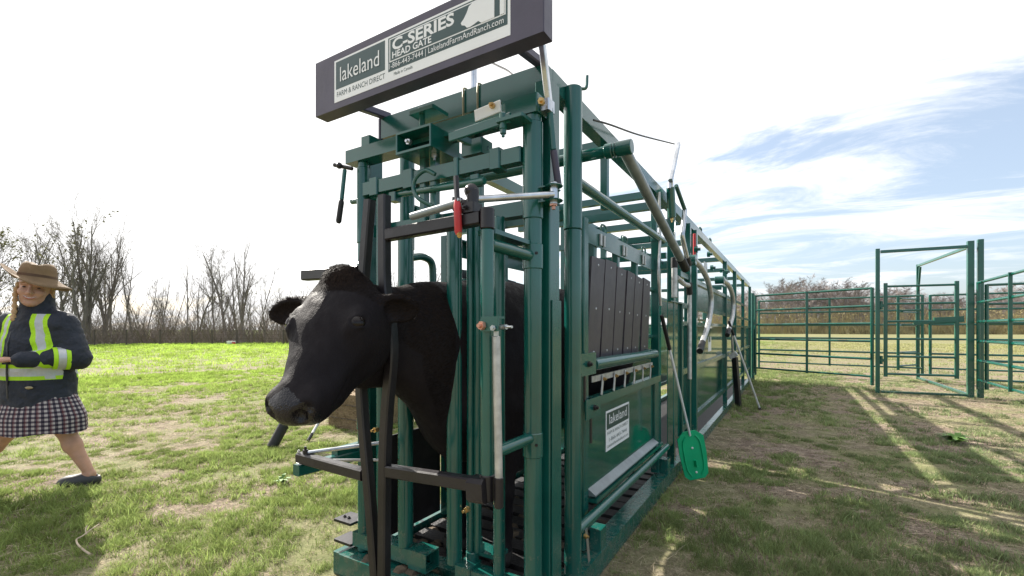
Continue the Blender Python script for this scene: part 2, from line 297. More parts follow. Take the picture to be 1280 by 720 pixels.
# ------------------------------------------------------------------ grass
m = bpy.data.materials.new('grass'); m.use_nodes = True; MATS['grass'] = m; t = m.node_tree; t.nodes.clear()
o_ = t.nodes.new('ShaderNodeOutputMaterial'); at = t.nodes.new('ShaderNodeAttribute'); at.attribute_name = 'col'
df = t.nodes.new('ShaderNodeBsdfDiffuse'); tl = t.nodes.new('ShaderNodeBsdfTranslucent'); ms = t.nodes.new('ShaderNodeMixShader'); ms.inputs[0].default_value = 0.42
t.links.new(at.outputs['Color'], df.inputs[0]); t.links.new(at.outputs['Color'], tl.inputs[0]); t.links.new(df.outputs[0], ms.inputs[1]); t.links.new(tl.outputs[0], ms.inputs[2]); t.links.new(ms.outputs[0], o_.inputs[0])
RS = np.random.RandomState(7)
def blades(n, r0, r1, hmin, hmax, wmin, seg3, power=1.0):
    az = (RS.rand(n) * 2 - 1) * RAD(55); r = np.sqrt(r0 ** 2 + RS.rand(n) * (r1 ** 2 - r0 ** 2))
    ct, st = np.cos(az + TH), np.sin(az + TH)
    x = -r * st; y = r * ct
    # growing in tufts
    cell = 0.09 if r1 < 6 else (0.22 if r1 < 16 else 0.8)
    pull = 0.75; ca, sa = math.cos(0.47), math.sin(0.47); xr_, yr_ = x * ca + y * sa, -x * sa + y * ca; jx = np.floor(xr_ / cell); jy = np.floor(yr_ / cell)
    tab = np.random.RandomState(77).rand(1024, 1024, 2); hh_ = tab[(jx % 1024).astype(int), (jy % 1024).astype(int)]; hx = hh_[:, 0]; hy = hh_[:, 1]
    tuft = tab[(jy * 7 % 1024).astype(int), (jx * 3 % 1024).astype(int), 0]
    pl_ = pull * RS.rand(n); xr_ = xr_ + ((jx + hx) * cell - xr_) * pl_; yr_ = yr_ + ((jy + hy) * cell - yr_) * pl_; x = xr_ * ca - yr_ * sa; y = xr_ * sa + yr_ * ca
    p1 = vnoise(x * 0.75 + 31, y * 0.75 + 17, 11, 4); p2 = vnoise(x * 3.5 + 3, y * 3.5 + 71, 12, 3)
    right = np.clip((x + 2.5) / 4.0, 0, 1); lush = np.clip((-x - 2) / 8, 0, 1) * np.clip((r - 4) / 14, 0, 1)
    cover = p1 * 0.5 + p2 * 0.5 - 0.48 + lush * 0.13 - right * 0.015 + (tuft - .5) * .16
    keep = RS.rand(n) < np.clip(cover * 4.0 + 0.68, 0.36, 1)
    inside = (x > -1.9) & (x < -0.76) & (y > 1.3) & (y < 11.9)
    keep &= ~inside
    x, y, r, p1, p2, right, lush, cover, tuft = [q[keep] for q in (x, y, r, p1, p2, right, lush, cover, tuft)]
    n = len(x); z = gz(x, y) - 0.004
    h = (hmin + (hmax - hmin) * RS.rand(n) ** 1.6) * (0.4 + 1.25 * np.clip(cover * 4 + 0.3, 0, 1)); w = np.maximum(wmin, r * 0.0011) * (0.7 + 0.6 * RS.rand(n))
    dry = RS.rand(n) < np.clip(0.34 - cover * 3.2 - lush * 0.3 + right * 0.06, 0.05, 0.85)
    h = np.where(dry, h * 0.7, h)
    lean = (0.25 + 0.8 * RS.rand(n)) * h; lean = np.where(dry, lean * 1.8, lean); la = RS.rand(n) * 2 * np.pi; fa_ = RS.rand(n) * np.pi
    lx, ly = np.cos(la) * lean, np.sin(la) * lean; wx, wy = np.cos(fa_) * w / 2, np.sin(fa_) * w / 2
    gcol = np.array([0.225, 0.30, 0.10]) * (0.6 + 0.8 * RS.rand(n))[:, None]
    gcol = gcol * (1 + lush[:, None] * np.array([0.45, 0.55, -0.1])) * (1 - right[:, None] * np.array([0.15, 0.18, -0.12])) + RS.rand(n)[:, None] * np.array([0.05, 0.03, 0.0])
    gcol = gcol * (0.75 + 0.5 * vnoise(x * .13 + 20, y * .13 + 20, 71, 3))[:, None]; gcol = gcol * (0.72 + 0.56 * tuft)[:, None] + (right * .02)[:, None] * np.array([.2, .3, 1.0])  # extra blue on the right paints in skylight of the chute's shade
    dcol = np.array([0.54, 0.45, 0.31]) * (0.3 + 0.9 * RS.rand(n) ** 1.3)[:, None]
    farr = (right * np.clip((r - 12) / 14, 0, 1))[:, None]; gcol = gcol * (1 - farr) + np.array([.40, .40, .19]) * farr * (.8 + .4 * RS.rand(n))[:, None]
    c = np.where(dry[:, None], dcol, gcol)
    if seg3:
        v = np.empty((n, 5, 3)); v[:, 0] = np.stack([x - wx, y - wy, z], 1); v[:, 1] = np.stack([x + wx, y + wy, z], 1)
        mz = z + h * 0.6
        v[:, 2] = np.stack([x + lx * 0.35 + wx * 0.75, y + ly * 0.35 + wy * 0.75, mz], 1); v[:, 3] = np.stack([x + lx * 0.35 - wx * 0.75, y + ly * 0.35 - wy * 0.75, mz], 1)
        v[:, 4] = np.stack([x + lx, y + ly, z + h * np.where(dry, 0.55, 0.95)], 1)
        b_ = np.arange(n)[:, None] * 5; f = np.concatenate([b_ + np.array([[0, 1, 2]]), b_ + np.array([[0, 2, 3]]), b_ + np.array([[3, 2, 4]])])
        cc = np.repeat(c, 5, 0)
    else:
        v = np.empty((n, 3, 3)); v[:, 0] = np.stack([x - wx, y - wy, z], 1); v[:, 1] = np.stack([x + wx, y + wy, z], 1); v[:, 2] = np.stack([x + lx, y + ly, z + h], 1)
        f = np.arange(n * 3).reshape(-1, 3); cc = np.repeat(c, 3, 0)
    return v.reshape(-1, 3), f, cc
def cat(parts):
    V = []; Fx = []; Cc = []; o = 0
    for v, f, c in parts: V.append(v); Fx.append(f + o); Cc.append(c); o += len(v)
    return np.concatenate(V), np.concatenate(Fx), np.concatenate(Cc)
v, f, c = cat([blades(130000, 1.5, 5.0, 0.02, 0.055, 0.0026, True), blades(760000, 1.5, 6.0, 0.010, 0.032, 0.0019, False), blades(640000, 5.8, 15, 0.018, 0.055, 0.004, False), blades(340000, 15, 48, 0.03, 0.09, 0.012, False)])
def litter(n, r0, r1):   # loose straw lying about
    az = (RS.rand(n) * 2 - 1) * RAD(55); r = np.sqrt(r0 ** 2 + RS.rand(n) * (r1 ** 2 - r0 ** 2)); x, y = -r * np.sin(az + TH), r * np.cos(az + TH); keep = ~((x > -1.9) & (x < -.76) & (y > 1.3) & (y < 11.9)) & (vnoise(x * 1.3 + 5, y * 1.3 + 5, 61, 3) > .42); x, y, r = x[keep], y[keep], r[keep]; n = len(x)
    a = RS.rand(n) * np.pi; L = .02 + .06 * RS.rand(n) ** 2; w = np.maximum(.0016, r * .0006); z = gz(x, y) + .006 + .012 * RS.rand(n); dx, dy = np.cos(a) * L, np.sin(a) * L; wx, wy = -np.sin(a) * w, np.cos(a) * w
    v = np.stack([np.stack([x - dx, y - dy, z], 1), np.stack([x + wx, y + wy, z + .003], 1), np.stack([x + dx, y + dy, z + .01 * RS.rand(n)], 1)], 1)
    return v.reshape(-1, 3), np.arange(n * 3).reshape(-1, 3), np.repeat(np.array([.62, .53, .38]) * (.45 + .6 * RS.rand(n))[:, None], 3, 0)
v, f, c = cat([(v, f, c), litter(75000, 1.5, 12)])
gr = numpy_mesh('grass', v, f, 'grass', 3, c); gr['kind'] = 'stuff'; tag(gr, 'short patchy spring grass mixed with dry straw covering the field', 'grass')
# ================================================================== bare trees
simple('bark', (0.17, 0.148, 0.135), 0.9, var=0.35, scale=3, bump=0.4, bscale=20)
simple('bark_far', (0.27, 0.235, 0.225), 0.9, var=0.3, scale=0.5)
simple('bud', (0.20, 0.19, 0.06), 0.8, var=0.4, scale=2)
simple('olive_leaf', (0.36, 0.30, 0.15), 0.85, var=0.5, scale=0.35)
simple('twig_brush', (0.19, 0.15, 0.13), 0.95, var=0.4, scale=0.8)
def bare_tree(rng, h, r0, stems=1, spread=0.5, levels=4, twig=1.0, buds=0, spray=3, sprl=.45, sprw=.008):
    """returns (trunk MB, crown MB, leaf MB)"""
    trunk, crown, leaf = MB(), MB(), MB()
    def grow(p, d, L, r, lev, mb):
        n = 5 if lev == 0 else (4 if lev == 1 else 3); pts = [p.copy()]; dd = d.copy()
        for i in range(n):
            jit = Vector((rng.gauss(0, 1), rng.gauss(0, 1), rng.gauss(0, 0.5))) * (0.07 if lev == 0 else 0.16)
            dd = (dd + jit + Vector((0, 0, 0.05 + 0.04 * lev))).normalized(); pts.append(pts[-1] + dd * L / n)
        rt = r * (0.30 if lev else 0.22)
        (trunk if lev == 0 else crown).tube(pts, r, 6 if lev == 0 else (4 if lev == 1 else 3), rt, caps=False)
        if lev >= levels - 1:
            for _ in range(spray):
                q = pts[rng.randint(1, n)]; d3 = (dd + Vector((rng.gauss(0, .55), rng.gauss(0, .55), rng.gauss(.1, .4)))).normalized(); l3 = sprl * rng.uniform(.4, 1.1); s3 = d3.orthogonal().normalized() * sprw
                crown.add([q - s3, q + s3, q + d3 * l3], [(0, 1, 2)])
            if buds and rng.random() < buds:
                for _ in range(3):
                    q = pts[-1] + Vector((rng.gauss(0, .12), rng.gauss(0, .12), rng.gauss(0, .12))); s_ = rng.uniform(.05, .12); a1 = Vector((rng.gauss(0, 1), rng.gauss(0, 1), rng.gauss(0, 1))).normalized() * s_; a2 = a1.orthogonal().normalized() * s_
                    leaf.add([q - a1, q + a2, q + a1, q - a2], [(0, 1, 2, 3)])
            return
        nb = [rng.randint(9, 13), rng.randint(5, 8), rng.randint(4, 6)][min(lev, 2)]
        if lev >= 1: nb = max(2, int(nb * twig))
        for k in range(nb):
            f0 = (0.28 if lev == 0 else 0.15) + (0.72 if lev == 0 else 0.85) * (k + rng.random() * 0.9) / nb; f0 = min(f0, 0.98)
            q = f0 * n; i = min(int(q), n - 1); pos = pts[i].lerp(pts[i + 1], q - i); tan = (pts[i + 1] - pts[i]).normalized()
            side = tan.orthogonal().normalized(); side.rotate(Matrix.Rotation(rng.random() * 2 * math.pi, 3, tan))
            ang = rng.uniform(0.35, 0.8) * (spread * 2)
            nd = (tan * math.cos(ang) + side * math.sin(ang)).normalized()
            rr = (r + (rt - r) * f0) * rng.uniform(0.4, 0.62); LL = L * rng.uniform(0.28, 0.5) * (1.15 - 0.55 * f0)
            grow(pos, nd, LL, max(rr, 0.006), lev + 1, crown)
    for s_ in range(stems):
        a = rng.random() * 6.28; lean = (0.05 if stems == 1 else rng.uniform(0.08, 0.22))
        grow(Vector((math.cos(a), math.sin(a), 0)) * (0 if stems == 1 else 0.25) + Vector((0, 0, -0.1)), Vector((math.cos(a) * lean, math.sin(a) * lean, 1)).normalized(), h * (1 if s_ == 0 else rng.uniform(0.7, 0.95)), r0 * (1 if s_ == 0 else 0.75), 0, trunk)
    return trunk, crown, leaf
def make_tree(name, rng, label, h, r0, group, mat='bark', **kw):
    o = thing(name, label, 'tree', (0, 0, 0), group)
    tr, cr, lf = bare_tree(rng, h, r0, **kw)
    tr.build('trunk', mat, o, angle=180); cr.build('crown', mat, o, angle=180)
    if lf.v: lf.build('bud_cluster', 'bud', o, smooth=False)['kind'] = 'stuff'
    o['_h'] = max(p[2] for p in tr.v + cr.v); return o
rng = random.Random(21)
GRP = 'bare trees along the left edge of the field'
kinds = [
    make_tree('bare_tree', rng, 'tall bare tree with several leaning trunks in the wood behind the green field', 11, .16, GRP, stems=4, spread=.32, levels=4, twig=.85),
    make_tree('bare_tree', rng, 'bare tree with sparse yellow-green buds in its upper crown at the field edge', 10.5, .15, GRP, stems=2, spread=.42, levels=4, buds=.3, twig=.8),
    make_tree('bare_tree', rng, 'slender single-trunk bare tree with short upright twigs at the field edge', 9, .11, GRP, stems=1, spread=.36, levels=3, twig=1.3),
    make_tree('bare_tree', rng, 'wide bare tree with fine spreading branches behind the wire fence', 8.5, .13, GRP, stems=2, spread=.5, levels=4, twig=.8),
    make_tree('bare_tree', rng, 'thin crooked bare sapling among the taller trees at the field edge', 6, .06, GRP, stems=2, spread=.4, levels=3, twig=1.1),
]
used = set()
def put_tree(k, pos, h, rz):
    o = kinds[k] if k not in used else copy_tree(kinds[k]); used.add(k)
    s_ = h / o['_h']; o.location = pos; o['_o'] = tuple(pos); o.scale = (s_, s_, s_); o.rotation_euler = (0, 0, rz)
    return o
LT = [(-40, 262, 1), (-22, 268, 3), (-8, 260, 1), (9, 256, 1), (22, 268, 3), (36, 282, 2), (57, 262, 1), (70, 285, 3), (99, 246, 0), (112, 244, 0), (126, 262, 0), (139, 272, 3), (84, 292, 1), (152, 315, 2), (168, 312, 2), (180, 330, 4), (199, 340, 2), (212, 338, 4), (231, 312, 2), (244, 320, 3), (257, 332, 4), (271, 305, 2), (286, 292, 3), (298, 288, 0), (307, 302, 2), (319, 318, 4), (334, 342, 4), (349, 350, 3), (366, 362, 4), (384, 352, 2), (412, 356, 3), (440, 345, 2), (470, 330, 3), (500, 335, 2), (522, 316, 3), (548, 330, 2), (580, 350, 3), (615, 355, 2), (-60, 280, 3), (-75, 262, 0), (-95, 270, 2)]
for i, (px, ty, k) in enumerate(LT):
    dpt = rng.choice([0.2, 0.8, 2.5, 4, 6, 9]); T = 38 + dpt * 1.3
    p = atT(px, 430, T); p.z = -0.05; hh = CAMH + (CY - ty) / FPX * T
    put_tree(k, p, hh * 1.03, rng.random() * 6.28)
for i in range(46):   # smaller trees standing deeper in the wood
    px = rng.uniform(-80, 640); T = rng.uniform(46, 66); p = atT(px, 430, T); p.z = -0.05
    put_tree(rng.choice([1, 2, 3, 4, 4]), p, rng.uniform(4.5, 7.5) if px > 150 else rng.uniform(6.5, 10), rng.random() * 6.28)
# undergrowth of the left wood
def brush(name, n, pxr, Tr, hr, mat, label, lean=0.35, wid=0.02, seed=5):
    R_ = np.random.RandomState(seed); px = pxr[0] + R_.rand(n) * (pxr[1] - pxr[0]); T = Tr[0] + R_.rand(n) ** 1.5 * (Tr[1] - Tr[0])
    a = (px - CX) / FPX; x = T * (-SN + a * CS); y = T * (CS + a * SN); z = gz(x, y) - 0.05
    h = hr[0] + (hr[1] - hr[0]) * R_.rand(n) ** 2.2
    V = np.empty((n, 3, 4, 3)); 
    bx, by, bz = x.copy(), y.copy(), z.copy(); lx, ly = R_.normal(0, lean, n), R_.normal(0, lean, n)
    vv = []; ff = []
    cur = np.stack([x, y, z], 1); lean_v = np.stack([lx, ly, np.ones(n)], 1)
    wv = np.stack([np.full(n, CS), np.full(n, SN), np.zeros(n)], 1) * (wid * (0.5 + R_.rand(n)))[:, None]
    rows = [np.stack([cur - wv, cur + wv], 1)]
    for s_ in range(3):
        lean_v = lean_v + np.stack([R_.normal(0, lean, n), R_.normal(0, lean, n), R_.normal(0, .15, n)], 1)
        cur = cur + lean_v / np.linalg.norm(lean_v, axis=1)[:, None] * (h / 3)[:, None]; wv = wv * 0.62
        rows.append(np.stack([cur - wv, cur + wv], 1))
    V = np.stack(rows, 1).reshape(n, 8, 3); b_ = np.arange(n)[:, None] * 8
    Q = np.concatenate([b_ + np.array([[2 * s_, 2 * s_ + 1, 2 * s_ + 3, 2 * s_ + 2]]) for s_ in range(3)])
    o = numpy_mesh(name, V.reshape(-1, 3), Q, mat, 4); o['kind'] = 'stuff'; return tag(o, label, 'undergrowth')
brush('undergrowth', 22000, (-120, 660), (37, 66), (0.4, 5.0), 'twig_brush', 'dense leafless thicket at the foot of the bare trees by the green field')
# the wood far across the field on the right
GR = 'bare trees of the far wood beyond the pen'
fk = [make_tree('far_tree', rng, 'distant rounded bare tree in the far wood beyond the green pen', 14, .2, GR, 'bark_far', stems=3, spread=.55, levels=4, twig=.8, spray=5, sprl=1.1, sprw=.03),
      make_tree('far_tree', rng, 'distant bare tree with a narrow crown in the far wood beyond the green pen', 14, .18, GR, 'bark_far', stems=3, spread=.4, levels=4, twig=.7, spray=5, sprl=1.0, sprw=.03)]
fu = set()
for i in range(84):
    px = 880 + (i + rng.random()) * 480 / 84; T = rng.uniform(126, 150); p = atT(px, 417, T); p.z = -0.1
    k = rng.choice([0, 0, 1]); o = fk[k] if k not in fu else copy_tree(fk[k]); fu.add(k)
    hh = rng.uniform(12.0, 15.5) * (1.0 + 0.14 * math.sin(px * 0.02)); s_ = hh / o['_h']; o.location = p; o['_o'] = tuple(p); o.scale = (s_ * 1.35, s_ * 1.35, s_); o.rotation_euler = (0, 0, rng.random() * 6.28)
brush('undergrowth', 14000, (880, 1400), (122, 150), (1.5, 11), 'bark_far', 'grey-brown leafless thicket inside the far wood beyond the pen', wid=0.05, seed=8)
R_ = np.random.RandomState(4); n = 30000
px = 880 + R_.rand(n) * 520; T = 118 + R_.rand(n) * 14; a = (px - CX) / FPX; x = T * (-SN + a * CS); y = T * (CS + a * SN)
hb = 2.2 + 8.5 * vnoise(px * 0.035, px * 0.0 + 3.3, 9, 4) ** 1.0; z = R_.rand(n) ** 1.25 * hb; s_ = 0.05 + 0.10 * R_.rand(n)
ctr = np.stack([x, y, z], 1); d1 = R_.normal(size=(n, 3)); d1 /= np.linalg.norm(d1, axis=1)[:, None]; d2 = np.cross(d1, R_.normal(size=(n, 3))); d2 /= np.linalg.norm(d2, axis=1)[:, None]
V = np.stack([ctr - d1 * s_[:, None], ctr + d2 * s_[:, None], ctr + d1 * s_[:, None], ctr - d2 * s_[:, None]], 1).reshape(-1, 3)
o = numpy_mesh('shrubs', V, np.arange(n * 4).reshape(-1, 4), 'olive_leaf', 4); o['kind'] = 'stuff'; tag(o, 'olive yellow budding shrubs in front of the far wood beyond the pen', 'shrubs')
brush('shrubs', 5500, (880, 1400), (117, 128), (2.0, 9.5), 'olive_leaf', 'yellowish upright stems of young growth along the edge of the far wood', lean=.2, wid=.05, seed=15)
# wire fence along the left wood
fo = thing('wire_fence', 'low wire fence with thin dark posts in front of the bare trees', 'fence', atT(300, 430, 35.5))
fo.location.z = 0; fo['_o'] = tuple(fo.location); simple('old_post', (0.09, 0.07, 0.06), 0.9)
fp = []
for px in (118, 158, 200, 240, 265, 296, 354, 410, 470):
    p = atT(px, 430, 34.5 + (px - 100) * 0.006); p.z = 0; fp.append(p); MB().beam(p - Vector((0, 0, .1)), p + Vector((0, 0, 1.15)), .09, .09).build('post', 'old_post', fo)
for zz in (0.45, 0.75, 1.05):
    mb = MB()
    for a_, b_ in zip(fp, fp[1:]): mb.tube([a_ + Vector((0, 0, zz)), b_ + Vector((0, 0, zz))], 0.012, 4)
    mb.build('wire', 'old_post', fo)
# ================================================================== squeeze chute with head gate
def sweep_sq(mb, pts, w, bev=0.005):
    """bent square tube"""
    pts = [Vector(p) for p in pts]; a = w / 2; e = bev
    pr = [(-a + e, -a), (a - e, -a), (a, -a + e), (a, a - e), (a - e, a), (-a + e, a), (-a, a - e), (-a, -a + e)]
    vs = []; fs = []
    for i, p in enumerate(pts):
        T = (pts[min(i + 1, len(pts) - 1)] - pts[max(i - 1, 0)]).normalized(); s_ = Vector((0, 1, 0)); s_ = (s_ - T * T.dot(s_)).normalized(); u = T.cross(s_)
        vs += [p + s_ * x + u * y for x, y in pr]
    for i in range(len(pts) - 1):
        for k in range(8): j = (k + 1) % 8; fs.append((i * 8 + k, i * 8 + j, i * 8 + 8 + j, i * 8 + 8 + k))
    fs += [tuple(range(7, -1, -1)), tuple(range(len(vs) - 8, len(vs)))]
    return mb.add(vs, fs)
def bolt(p, axis, r=0.012, l=0.014, mat='zinc', par=None, name='bolt'):
    p = Vector(p); ax = Vector(axis).normalized(); mb = MB(); mb.tube([p, p + ax * l], r, 6); mb.tube([p + ax * l * 0.99, p + ax * (l * 1.8)], r * 0.5, 8)
    return mb.build(name, mat, par)
XC, XR, XL = -1.28, -0.812, -1.715
ch = thing('squeeze_chute', 'dark green steel squeeze chute with head gate holding a black cow', 'cattle chute', (XC, 2.5, 0))
def G(name, mb, mat='green', par=None): return mb.build(name, mat, par or ch)
simple('u_bolt_steel', (.20, .18, .10), .45, metal=.5)
# ---- front frame
G('top_beam', MB().box(-1.80, -0.776, 1.45, 1.53, 1.93, 1.99))
G('cap_plate', MB().box(-0.93, -0.782, 1.462, 1.57, 1.9925, 2.004, .003))
G('rear_beam', MB().box(-1.725, -0.815, 1.60, 1.66, 2.085, 2.185))
G('end_cap', MB().box(-1.745, -1.7275, 1.602, 1.658, 2.08, 2.188), 'purple')
for px in (579, 597):
    p = onY(px, 130, 1.592); mb = MB(); mb.tube(smooth_path([(p.x, 1.594, 1.99), (p.x, 1.592, 2.16), (p.x, 1.60, 2.193), (p.x, 1.64, 2.195)], 5), .0045, 8); G('u_bolt', mb, 'u_bolt_steel')
# the open channel box in the middle of the top beam
x0, x1, y0, y1, z0, z1 = -1.395, -1.205, 1.375, 1.56, 1.868, 1.957; w = .009
bx = MB(); bx.box(x0, x1, y0, y1, z0, z0 + w, .002); bx.box(x0, x1, y0, y1, z1 - w, z1, .002); bx.box(x0, x0 + w, y0, y1, z0 + w, z1 - w, .002); bx.box(x1 - w, x1, y0, y1, z0 + w, z1 - w, .002); bx.box(x0 + w, x1 - w, 1.48, 1.49, z0 + w, z1 - w, .001)
G('latch_box', bx)
mb = MB(); mb.pipe((-1.30, 1.43, 1.957), (-1.30, 1.43, 2.035), .012); mb.box(-1.345, -1.215, 1.40, 1.50, 2.03, 2.045); mb.pipe((-1.30, 1.43, 2.045), (-1.30, 1.43, 2.06), .016); G('box_pin', mb)
bolt((-1.31, 1.372, 1.90), (0, -1, 0), par=ch); bolt((-1.25, 1.45, 1.868), (0, 0, -1), par=ch)
# right hinge post with its sleeves, left hinge post
for X, rr in ((XR, .0335), (XL, .026)):
    G('hinge_post', MB().pipe((X, 1.487, .12), (X, 1.487, 1.93), rr, 24))
    sl_ = MB(); sl_.tube([(X, 1.487, 1.553), (X, 1.487, 1.905)], rr + .0045, 24, bev=.003); G('post_sleeve', sl_)
    for za, zb in ((1.37, 1.462), (.685, .775)): G('post_collar', MB().tube([(X, 1.487, za), (X, 1.487, zb)], rr + .004, 24, bev=.003))
for z_ in (1.425, .735): bolt((XR + .026, 1.464, z_), (.6, -.8, 0), .006, .006, 'black_bar', ch)
G('frame_upright', MB().box(-0.83, -0.767, 1.535, 1.62, 0.1, 2.083)); G('frame_upright', MB().box(-1.79, -1.728, 1.535, 1.62, 0.1, 2.083))
G('upright_cover', MB().box(-0.7645, -0.7575, 1.54, 1.615, 0.12, 1.26, .002))
# sliding rail and its sleeves
G('slide_rail', MB().box(-1.688, -0.848, 1.455, 1.50, 1.765, 1.822))
for pa, pb in ((461, 471), (503, 515), (566, 572), (611, 624)):
    a_ = onY(pa, 230, 1.448).x; b_ = onY(pb, 230, 1.448).x; G('rail_sleeve', MB().box(a_, b_, 1.447, 1.508, 1.755, 1.832))
for pa in (487, 590): a_ = onY(pa, 230, 1.448).x; G('rail_clip', MB().box(a_ - .02, a_ + .02, 1.46, 1.50, 1.715, 1.755, .003))
G('cross_bar', MB().box(-1.686, -0.85, 1.52, 1.57, 1.585, 1.64))
G('lower_slide_pipe', MB().pipe(onY(440, 252, 1.53), onY(606, 226, 1.42), .014))
for px in (529, 542): x_ = onY(px, 240, 1.47).x; G('hanger_bar', MB().box(x_ - .016, x_ + .016, 1.462, 1.495, 1.60, 1.868))
# vertical gate bars
for px, Y, rr, z0, z1 in ((477, 1.49, .024, .22, 1.80), (507, 1.49, .033, .20, 1.585), (568, 1.485, .0315, .20, 1.585), (588, 1.53, .0155, .24, 1.585), (597, 1.54, .0165, .24, 1.585), (624, 1.50, .0235, .20, 1.585)):
    x_ = onY(px, 412, Y).x; G('gate_bar', MB().pipe((x_, Y, z0), (x_, Y, z1), rr, 22))
    if px in (477, 588): bolt((x_, Y - rr, .70 if px == 477 else .42), (0, -1, 0), .012, .02, 'brass', ch)
# bottom frame
def open_tube(mb, x0, x1, y0, y1, z0, z1, w=.006):
    mb.box(x0, x1, y0, y1, z0, z0 + w, .001); mb.box(x0, x1, y0, y1, z1 - w, z1, .001); mb.box(x0, x1, y0, y0 + w, z0 + w, z1 - w, .001); mb.box(x0, x1, y1 - w, y1, z0 + w, z1 - w, .001); return mb
G('bottom_rail', open_tube(MB(), -1.76, -1.335, 1.46, 1.53, .14, .205)); G('bottom_rail', MB().box(-1.135, -0.85, 1.46, 1.53, .14, .205))
G('rail_sleeve', open_tube(MB(), -1.40, -1.30, 1.452, 1.538, .133, .213)); G('rail_sleeve', MB().box(-1.15, -1.075, 1.452, 1.538, .132, .214))
G('base_front_beam', MB().box(-1.78, -0.84, 1.40, 1.50, .03, .118)); G('base_cross_beam', MB().box(-1.78, -0.84, 1.56, 1.64, .03, .112))
for z_ in (.232, .135): mb = MB(); mb.box(-1.88, -1.762, 1.45, 1.55, z_, z_ + .012, .002); G('pin_plate', mb, 'black_bar')
for x_ in (-1.85, -1.82): bolt((x_, 1.49, .244), (0, 0, 1), .008, .006, 'black_bar', ch)
mb = MB(); mb.box(-1.86, -1.785, 1.43, 1.56, 0.0, .10); G('base_foot', mb)
p = onY(560, 682, 1.44); G('bar_foot', MB().pipe((onY(590, 690, 1.53).x, 1.535, .205), (onY(590, 690, 1.53).x, 1.535, .245), .028)); mb = MB(); mb.box(-1.13, -1.0, 1.535, 1.62, .232, .246, .002); G('foot_plate', mb)
bolt((-1.09, 1.55, .246), (0, 0, 1), .016, .03, 'green', ch)
# ---- head-holder arms in front of the gate
AY = 1.19
for z_, rr in ((1.418, .0205), (.757, .0205)): G('stub_pipe', MB().pipe((XR, 1.462, z_), (XR, AY + .012, z_ + .0), rr, 20))
G('pivot_post', MB().pipe((XR, AY, .63), (XR, AY, 1.462), .021, 22)); G('pivot_sleeve', MB().pipe((XR, AY, 1.4625), (XR, AY, 1.528), .0228, 22), 'black_bar'); G('pivot_sleeve', MB().pipe((XR, AY, .618), (XR, AY, .70), .0245, 22), 'black_bar')
arm = MB(); X0 = -1.262
sweep_sq(arm, smooth_path([(X0, AY, 1.635), (X0, AY, 1.45), (X0 + .004, AY, 1.30), (X0 + .03, AY, 1.17), (X0 + .036, AY, 1.05), (X0 + .016, AY, .88), (X0 + .004, AY, .72), (X0, AY, .5), (X0 - .003, AY, .16)], 5), .038)
ra = G('neck_bar', arm, 'black_bar')
G('arm_bar', MB().beam((X0 + .02, AY, 1.49), (XR - .02, AY, 1.50), .038, .042), 'black_bar', ra); G('arm_bar', MB().beam((X0 + .02, AY, .642), (XR - .022, AY, .662), .038, .042), 'black_bar', ra)
arm = MB(); l0 = -1.338
sweep_sq(arm, smooth_path([(l0, AY, 1.63), (-1.357, AY, 1.47), (-1.373, AY, 1.32), (-1.388, AY, 1.12), (-1.385, AY, .94), (-1.370, AY, .78), (-1.343, AY, .58), (-1.318, AY, .36), (-1.296, AY, .16)], 5), .036)
la = G('neck_bar', arm, 'black_bar')
G('arm_bar', MB().beam((-1.725, AY, 1.375), (-1.392, AY, 1.368), .038, .045), 'black_bar', la); G('arm_bar', MB().beam((-1.76, AY, .617), (-1.368, AY, .608), .04, .042), 'black_bar', la)
G('stub_tube', open_tube(MB(), 0, 0, 0, 0, 0, 0) if 0 else MB().beam((-1.755, 1.17, .567), (-1.735, 1.46, .567), .046, .046)); G('side_tube', MB().beam((-1.745, 1.35, .60), (-1.745, 1.50, .60), .04, .04))
G('tie_rod', MB().pipe((-1.71, 1.19, .642), onY(480, 553, 1.43), .008), 'zinc'); bolt((-1.715, 1.185, .639), (0, 0, 1), .011, .016, 'black_bar', ch); bolt((-1.752, 1.18, .64), (0, 0, 1), .006, .006, 'galv', ch)
G('tie_rod', MB().pipe((-1.70, 1.24, .60), onY(478, 575, 1.44), .006), 'galv')
# galvanised drop rod on the right arm
xr = -0.768
G('drop_rod', MB().pipe((xr - .004, AY - .01, 1.13), (xr + .002, AY - .005, .69), .0125, 18, bev=.002), 'galv'); G('rod_sleeve', MB().pipe((xr + .002, AY - .005, .70), (xr + .002, AY - .005, .605), .0145, 18), 'black_bar')
mb = MB(); mb.box(XR - .005, xr + .018, AY - .034, AY - .024, 1.145, 1.183, .003); mb.box(XR - .002, xr + .018, AY - .034, AY + .005, 1.183, 1.19, .002); G('rod_bracket', mb)
bolt((XR + .008, AY - .034, 1.162), (-.2, -1, 0), .0135, .012, 'copper', ch); bolt((xr + .002, AY - .034, 1.155), (.3, -1, 0), .009, .01, 'zinc', ch); bolt((xr + .016, AY - .02, 1.158), (1, -.3, 0), .008, .03, 'zinc', ch)
G('rod_head', MB().beam((xr - .003, AY - .012, 1.125), (xr - .003, AY - .012, 1.165), .017, .008), 'zinc')
mb = MB(); mb.beam((-.86, AY - .012, .652), (-.80, AY - .012, .656), .07, .075, .012); G('arm_block', mb, 'black_bar')
